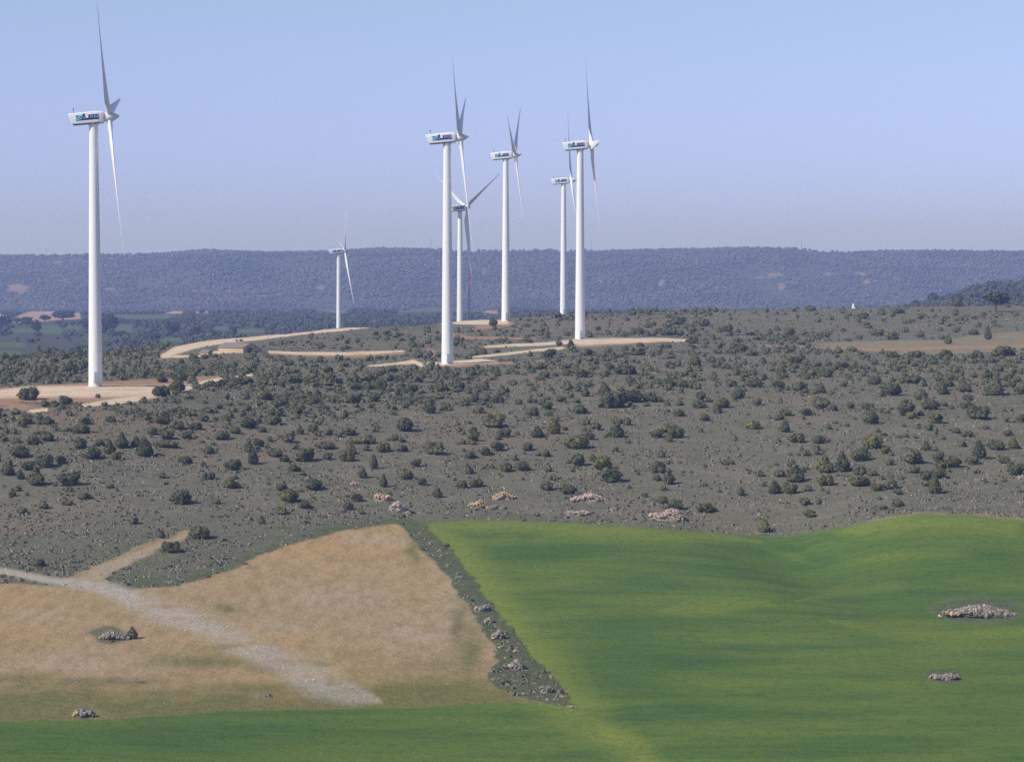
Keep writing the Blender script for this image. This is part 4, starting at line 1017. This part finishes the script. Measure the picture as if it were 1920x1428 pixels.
# trees one can tell apart in the valley and on the skyline
def tree_meshes(kind, seed):
    r = np.random.default_rng(seed)
    if kind == 'umbrella':
        L = [(0, 0, 0.80, 0.46, 0.40, 0.16), (0.25, 0, 0.74, 0.30, 0.28, 0.14), (-0.25, 0.1, 0.76, 0.26, 0.24, 0.13), (0.12, -0.1, 0.88, 0.3, 0.28, 0.12), (0.33, 0.05, 0.55, 0.22, 0.2, 0.16), (-0.1, 0, 0.62, 0.2, 0.2, 0.1)]
        trunk_h = 0.7
    else:
        L = [(0, 0, 0.55, 0.40, 0.40, 0.40)]
        for i in range(7):
            a = r.random() * 6.28; q = 0.18 + 0.16 * r.random(); L.append((q * math.cos(a), q * math.sin(a), 0.38 + 0.4 * r.random(), 0.22, 0.22, 0.2))
        trunk_h = 0.45
    v, t = leaf_mass(L, 420, 0.12, r, 0.82)
    cm = mesh_data('crown', v, t, [M_TREE])
    m = MB(); m.bar((0, 0, -0.06), (0.02, 0, trunk_h * 0.55), 0.05, n=8, r2=0.036); m.bar((0.02, 0, trunk_h * 0.5), (0.0, 0.02, trunk_h), 0.036, n=7, r2=0.02)
    for i in range(4):
        a = i * 1.57 + r.random(); m.bar((0.02, 0, trunk_h * (0.45 + 0.1 * i)), (0.25 * math.cos(a), 0.25 * math.sin(a), trunk_h * (0.75 + 0.12 * i)), 0.02, n=5, r2=0.008)
    return cm, autosmooth(m.mesh('trunk', [M_BARK]), 60)
TM = [tree_meshes('round', 40 + i) for i in range(4)]; UM = tree_meshes('umbrella', 60)
def tree(u, v, w, h, label, mm, dmin=250.0, col=(1, 1, 1, 1), name='tree', group=None, d=None):
    if d is None: x, y, z = ground(u, v, dmin)
    else:
        y = d; x = float(slopes(u, v)[0]) * d; z = zat(x, y)
    k_ = F / y
    root = bpy.data.objects.new(name, None); COL.objects.link(root); root.location = (x, y, z - 0.1); root.scale = (w / k_, w / k_, h / k_)
    tag(root, label, 'tree', group)
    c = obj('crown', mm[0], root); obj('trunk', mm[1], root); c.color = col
    if name == 'tree': root.rotation_euler = (0, 0, random.random() * 6.28)
GV = 'trees standing out in the valley'
for i, (u, v, w, h, lab) in enumerate([
    (118, 600, 42, 18, 'wide dark tree with a flat canopy at the lower edge of the ploughed brown field'),
    (84, 602, 20, 12, 'small dark tree in front of the middle of the ploughed brown field'),
    (50, 612, 22, 18, 'dark tree at the lower corner of the ploughed brown field'),
    (68, 628, 17, 28, 'tall narrow dark tree beside the bright green valley plot'),
    (32, 606, 16, 10, 'low dark tree by the point of the ploughed brown field'),
    (5, 615, 30, 22, 'dark tree at the very edge of the photo under the brown slope'),
    (205, 626, 34, 36, 'big dark tree beside the tower of the turbine on the large pad'),
    (192, 606, 16, 18, 'dark tree peeping out behind the tower of the turbine on the large pad'),
    (322, 628, 30, 24, 'broad dark tree between two green valley plots above the road bend'),
    (366, 633, 24, 20, 'dark round tree above the road bend'),
    (290, 642, 20, 16, 'round tree beside the small green plot above the road bend'),
    (398, 634, 20, 14, 'small round tree above the bend of the ridge road'),
    (437, 630, 16, 15, 'bluish dark tree beside the green plot above the barn'),
    (230, 634, 18, 14, 'small tree below the two pale green valley plots'),
    (162, 618, 14, 16, 'dark tree touching the tower of the turbine on the large pad'),
    (378, 588, 14, 6, 'small dark tree between two tan patches at the hill foot'),
    (1018, 590, 16, 9, 'dark tree on the skyline between the two middle towers')]):
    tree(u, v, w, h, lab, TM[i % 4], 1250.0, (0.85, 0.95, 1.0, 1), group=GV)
for i, (u, v, w, h, d_, lab) in enumerate([(1700, 570, 16, 16, 2250, 'lowest tree on the near slope of the wooded knoll'), (1716, 562, 17, 20, 2300, 'rounded tree at the start of the wooded knoll'), (1748, 556, 22, 24, 2380, 'bushy tree on the lower slope of the wooded knoll'), (1795, 556, 22, 22, 2150, 'broad tree in front of the wooded knoll beside the umbrella pine')]):
    tree(u, v, w, h, lab, TM[i % 4], 1250.0, (1.1, 1.15, 1.0, 1), group='trees of the wooded knoll', d=d_)
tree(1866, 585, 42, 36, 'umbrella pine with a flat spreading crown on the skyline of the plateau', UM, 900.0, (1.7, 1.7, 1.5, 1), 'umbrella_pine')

# ------------------------------------------------------------------ stone heaps
def heap_mesh(name, L, Wd, Hh, n, m, seed, smin=0.25, smax=0.75, moss=None):
    r = np.random.default_rng(seed)
    V = []; T = []; nv = 0; M = []
    # earth core so no gaps show through
    v, f = ICO2
    ph = r.random(4) * 6.28
    lump = lambda a: 0.86 + 0.10 * np.sin(2 * a + ph[0]) + 0.09 * np.sin(3 * a + ph[1]) + 0.07 * np.sin(5 * a + ph[2])
    p = v * np.array([L * 0.45, Wd * 0.45, Hh * 0.75]) * lump(np.arctan2(v[:, 1], v[:, 0]))[:, None] * (1 + 0.10 * r.standard_normal(len(v)))[:, None]; p[:, 2] = np.maximum(p[:, 2], -0.3)
    V.append(p); T.append(f); nv = len(p); M += [1] * len(f)
    for i in range(n):
        a = r.random() * 6.283; q = math.sqrt(r.random()) * float(lump(a)) * (1.12 if r.random() < 0.08 else 1.0)
        x, y = q * math.cos(a) * L * 0.5, q * math.sin(a) * Wd * 0.5
        z = Hh * math.sqrt(max(0, 1 - q * q)) * (0.72 + 0.25 * r.random() + 0.22 * math.sin(3.1 * x / max(L, 1) * 3 + ph[3]))
        v, f = ROCKS[int(r.integers(10))] if r.random() < 0.8 else rock(r, ICO1)
        s = smin * 0.8 + (smax * 1.25 - smin * 0.8) * r.random() ** 3
        e = Euler((r.random() * 6, r.random() * 6, r.random() * 6)).to_matrix(); R = np.array(e)
        V.append(v @ R.T * s + np.array([x, y, z])); T.append(f + nv); nv += len(v); M += [2 if (x < -0.28 * L and y < 0 and r.random() < 0.55) or r.random() < 0.03 else 0] * len(f)
    return mesh_data(name, np.concatenate(V), np.concatenate(T), [m, M_STONE if moss is None else moss, M_ORANGE], M, False)
M_MOSS = simple('heap_earth', (0.12, 0.115, 0.08), 0.95, 0.3, 1.0)
for i, (u, v, w, h, m, n_, lab) in enumerate(HEAPS):
    x, y, z = ground(u, v)
    k_ = F / y; W = w / k_; H = h / k_
    Dp = max(0.7 * H, min(W * 0.7, 9.0))
    el = math.radians(7)
    hz_ = max(0.22 * H, H - Dp * 0.16) * (0.95 if 4 <= i < 15 else 0.66)
    s0 = 0.25 if W > 2 else 0.16
    me = heap_mesh('stone_heap', W, Dp, hz_, int(n_ * 3.6), m, 1000 + i, s0 * 0.6, min(0.55, max(0.24, H * 0.26)), M_MOSS if i in (0, 1, 2, 3) else None)
    o = obj('stone_heap', me, None, (x, y + Dp * 0.45, zat(x, y + Dp * 0.45) - 0.05)); o.rotation_euler = (0, 0, 0)
    tag(o, lab, 'stone heap', 'stone heaps cleared from the fields')

# ------------------------------------------------------------------ stone barn and shed
def barn(u, v, yaw, L, Wd, eave, ridge, name, label, lean=True):
    x, y, z = ground(u, v)
    root = bpy.data.objects.new(name, None); COL.objects.link(root); root.location = (x, y, z); root.rotation_euler = (0, 0, yaw)
    tag(root, label, 'barn' if name == 'barn' else 'shed')
    # origin at the corner nearest the camera; long side towards -X, gable towards +Y
    m = MB()
    g = [(0, 0), (0, Wd)]
    V = [(0, 0, -1.2), (0, Wd, -1.2), (0, Wd, eave), (0, Wd / 2, ridge), (0, 0, eave), (-L, 0, -1.2), (-L, Wd, -1.2), (-L, Wd, eave), (-L, Wd / 2, ridge), (-L, 0, eave)]
    m.add(V, [(0, 1, 2, 3, 4), (9, 8, 7, 6, 5), (5, 0, 4, 9), (1, 6, 7, 2)])
    obj('wall', m.mesh('wall', [M_WALL]), root)
    m = MB(); t = 0.16; ov = 0.25
    sl = (ridge - eave) / (Wd / 2)
    for s in (0, 1):
        y0, y1 = (-ov, Wd / 2) if s == 0 else (Wd + ov, Wd / 2)
        z0, z1 = eave - sl * ov + 0.02, ridge + 0.02
        V = [(ov, y0, z0), (-L - ov, y0, z0), (-L - ov, y1, z1), (ov, y1, z1)]; V += [(a, b, c + t) for a, b, c in V]
        Fc = [(0, 1, 2, 3), (7, 6, 5, 4), (0, 4, 5, 1), (1, 5, 6, 2), (3, 2, 6, 7), (0, 3, 7, 4)]
        m.add(V, Fc)
    obj('roof', m.mesh('roof', [M_TILE]), root)
    m = MB(); m.box((0.01, Wd * 0.30, 0), (0.06, Wd * 0.62, eave * 1.0)); obj('door', m.mesh('door', [M_DARK]), root)  # dark doorway, on the barn enlarged to stand in for gable shade
    if lean:
        m = MB(); m.box((-2.6, Wd + 0.02, -1.2), (-0.2, Wd + 3.2, eave * 0.72)); a = obj('annexe', m.mesh('annexe', [M_WALL]), root)
        m = MB(); V = [(0, Wd + 0.03, eave * 0.95), (0, Wd + 3.4, eave * 0.76), (-2.8, Wd + 3.4, eave * 0.76), (-2.8, Wd + 0.03, eave * 0.95)]; V += [(q[0], q[1], q[2] + 0.1) for q in V]
        m.add(V, [(3, 2, 1, 0), (4, 5, 6, 7), (0, 1, 5, 4), (1, 2, 6, 5), (2, 3, 7, 6), (3, 0, 4, 7)]); obj('roof', m.mesh('annexe_roof', [M_WHITEW]), a)
barn(456, 662, math.radians(30) * -1 + math.radians(0), 9.6, 7.6, 1.7, 2.9, 'barn', 'long low stone barn with a sunlit tan wall and dark gable below the ridge road')
barn(390, 667.5, math.radians(-25), 2.6, 2.6, 1.2, 1.7, 'stone_shed', 'little ruined stone shed with a dark doorway beside the road bend', False)

# ------------------------------------------------------------------ survey pillar, masts
x, y, z = ground(1600, 578.5)
root = bpy.data.objects.new('survey_pillar', None); COL.objects.link(root); root.location = (x, y, z - 0.1); tag(root, 'white stepped survey pillar on the plateau skyline', 'pillar')
m = MB(); m.box((-0.7, -0.7, -0.5), (0.7, 0.7, 0.7)); obj('base', m.mesh('base', [M_WHITEW]), root)
m = MB(); m.loft([ring(0.40, 0.7, 20), ring(0.40, 2.15, 20), ring(0.36, 2.2, 20)]); obj('shaft', autosmooth(m.mesh('shaft', [M_WHITEW]), 40), root)

def lattice(m, x, y, z0, z1, w0, w1, nseg, mi, r=0.05):
    L = []
    for i in range(nseg + 1):
        t = i / nseg; w = w0 + (w1 - w0) * t; zz = z0 + (z1 - z0) * t
        L.append([(x + a * w / 2, y + b * w / 2, zz) for a, b in ((-1, -1), (1, -1), (1, 1), (-1, 1))])
    for i in range(nseg):
        for k_ in range(4):
            m.bar(L[i][k_], L[i + 1][k_], r, mi, 4); m.bar(L[i][k_], L[i + 1][(k_ + 1) % 4], r * 0.7, mi, 4); m.bar(L[i + 1][k_], L[i + 1][(k_ + 1) % 4], r * 0.7, mi, 4)
x, y, z = ground(880, 601)
root = bpy.data.objects.new('lattice_mast', None); COL.objects.link(root); root.location = (x, y, z); tag(root, 'slim blue lattice mast with a reddish head beside the turbine with the Y blades', 'mast')
m = MB(); lattice(m, 0, 0, 0.9, 14, 0.9, 0.5, 14, 0, 0.10); obj('shaft', m.mesh('shaft', [M_BLUEP]), root)
m = MB(); m.box((-0.9, -0.9, -0.4), (0.9, 0.9, 0.9)); m.bar((-0.9, 0, 0.9), (-0.2, 0, 2.4), 0.05); m.bar((0.9, 0, 0.9), (0.2, 0, 2.4), 0.05); obj('base', m.mesh('base', [M_BLUEP]), root)
m = MB(); lattice(m, 0, 0, 14, 20.5, 0.45, 0.4, 8, 0, 0.06); obj('head', m.mesh('head', [M_REDP]), root)
m = MB(); m.bar((0, 0, 17), (0.7, 0, 20.4), 0.07); m.bar((0, 0, 18.2), (-0.35, 0, 16.5), 0.06); m.box((-0.2, -0.2, 20.5), (0.3, 0.2, 20.95)); obj('arm', m.mesh('arm', [M_DARK]), root)

for u, vt, vb, lab in ((87, 466, 481, 'thin radio mast on the hill crest above the tower with the large pad'), (808, 444, 470, 'thin tall radio mast on the hilltop behind the second largest turbine'),
                       (1109, 450, 473, 'thin radio mast on the hilltop just right of the turbine on the red pad'), (1503, 449, 470, 'thin radio mast on the hilltop above the pale scars, farthest right')):
    d = 6190.0
    sx, _ = slopes(u, vb); x = float(sx) * d; z = zat(x, d); top = pt(u, vt, d)[2]
    m = MB(); lattice(m, 0, 0, -1, top - z, 1.2, 0.6, 12, 0, 0.18)
    o = obj('radio_mast', m.mesh('radio_mast', [M_STEEL]), None, (x, d, z)); tag(o, lab, 'mast', 'radio masts along the hill crest')

# ------------------------------------------------------------------ air: one even haze round everything
hz_d = 0.000135
m = bpy.data.materials.new('haze'); m.use_nodes = True; nt = m.node_tree
for n_ in list(nt.nodes): nt.nodes.remove(n_)
out = nt.nodes.new('ShaderNodeOutputMaterial'); pv = nt.nodes.new('ShaderNodeVolumePrincipled')
pv.inputs['Color'].default_value = (0.38, 0.50, 1.0, 1); pv.inputs['Absorption Color'].default_value = (0.80, 0.82, 1, 1); pv.inputs['Density'].default_value = hz_d; pv.inputs['Anisotropy'].default_value = 0.0
nt.links.new(pv.outputs[0], out.inputs['Volume'])
mb = MB(); zlo = float(Z.min()) - 1.0; zhi = max(b[2] for b in bases) + 116.0
mb.box((-25500, -400, zlo), (25500, 15300, zhi))
o = obj('haze', mb.mesh('haze', [m])); tag(o, 'thin blue haze in the air over the whole landscape', 'haze', kind='stuff')

# ------------------------------------------------------------------ light, sky, camera
EL = math.radians(40); AZ = math.radians(58)
S = Vector((-math.sin(AZ) * math.cos(EL), -math.cos(AZ) * math.cos(EL), math.sin(EL)))
sun = bpy.data.lights.new('sun', 'SUN'); sun.energy = 4.2; sun.angle = math.radians(0.5); sun.color = (1.0, 0.955, 0.88)
so = bpy.data.objects.new('sun', sun); COL.objects.link(so); so.rotation_euler = S.to_track_quat('Z', 'Y').to_euler(); so.location = (-100, -50, 300)
w = bpy.data.worlds.new('World'); sc.world = w; w.use_nodes = True
nt = w.node_tree; bg = nt.nodes['Background']
sky = nt.nodes.new('ShaderNodeTexSky'); sky.sky_type = 'NISHITA'; sky.sun_disc = False
sky.sun_elevation = EL; sky.sun_rotation = math.atan2(S.x, S.y); sky.altitude = 1000; sky.air_density = 1.0; sky.dust_density = 0.6; sky.ozone_density = 3.0
tcw = nt.nodes.new('ShaderNodeTexCoord'); sx_ = nt.nodes.new('ShaderNodeSeparateXYZ'); nt.links.new(tcw.outputs['Generated'], sx_.inputs[0])
tint = mixc(nt, math_(nt, 'DIVIDE', sx_.outputs[2], 0.085, clamp=True), (0.60, 0.69, 1.50), (1.0, 0.905, 1.15))
tint = mixc(nt, maprange(nt, sx_.outputs[2], 0.10, 0.35), tint, (0.93, 0.93, 1.02))
hs = mixc(nt, 1.0, sky.outputs[0], tint, 'MULTIPLY')
nt.links.new(hs, bg.inputs['Color']); bg.inputs['Strength'].default_value = 0.11

cam = bpy.data.cameras.new('camera'); co = bpy.data.objects.new('camera', cam); COL.objects.link(co)
cam.sensor_fit = 'HORIZONTAL'; cam.sensor_width = 36.0; cam.lens = 36.0 * F / 1920.0
co.location = (0, 0, CZ); co.rotation_euler = (math.pi / 2 - PITCH, 0, 0)
cam.clip_start = 1.0; cam.clip_end = 120000.0
sc.camera = co
sc.view_settings.view_transform = 'Standard'; sc.view_settings.look = 'None'; sc.view_settings.exposure = 0.0; sc.view_settings.gamma = 1.0
sc.cycles.use_denoising = False
sc.cycles.volume_bounces = 1
sc.cycles.max_bounces = 6
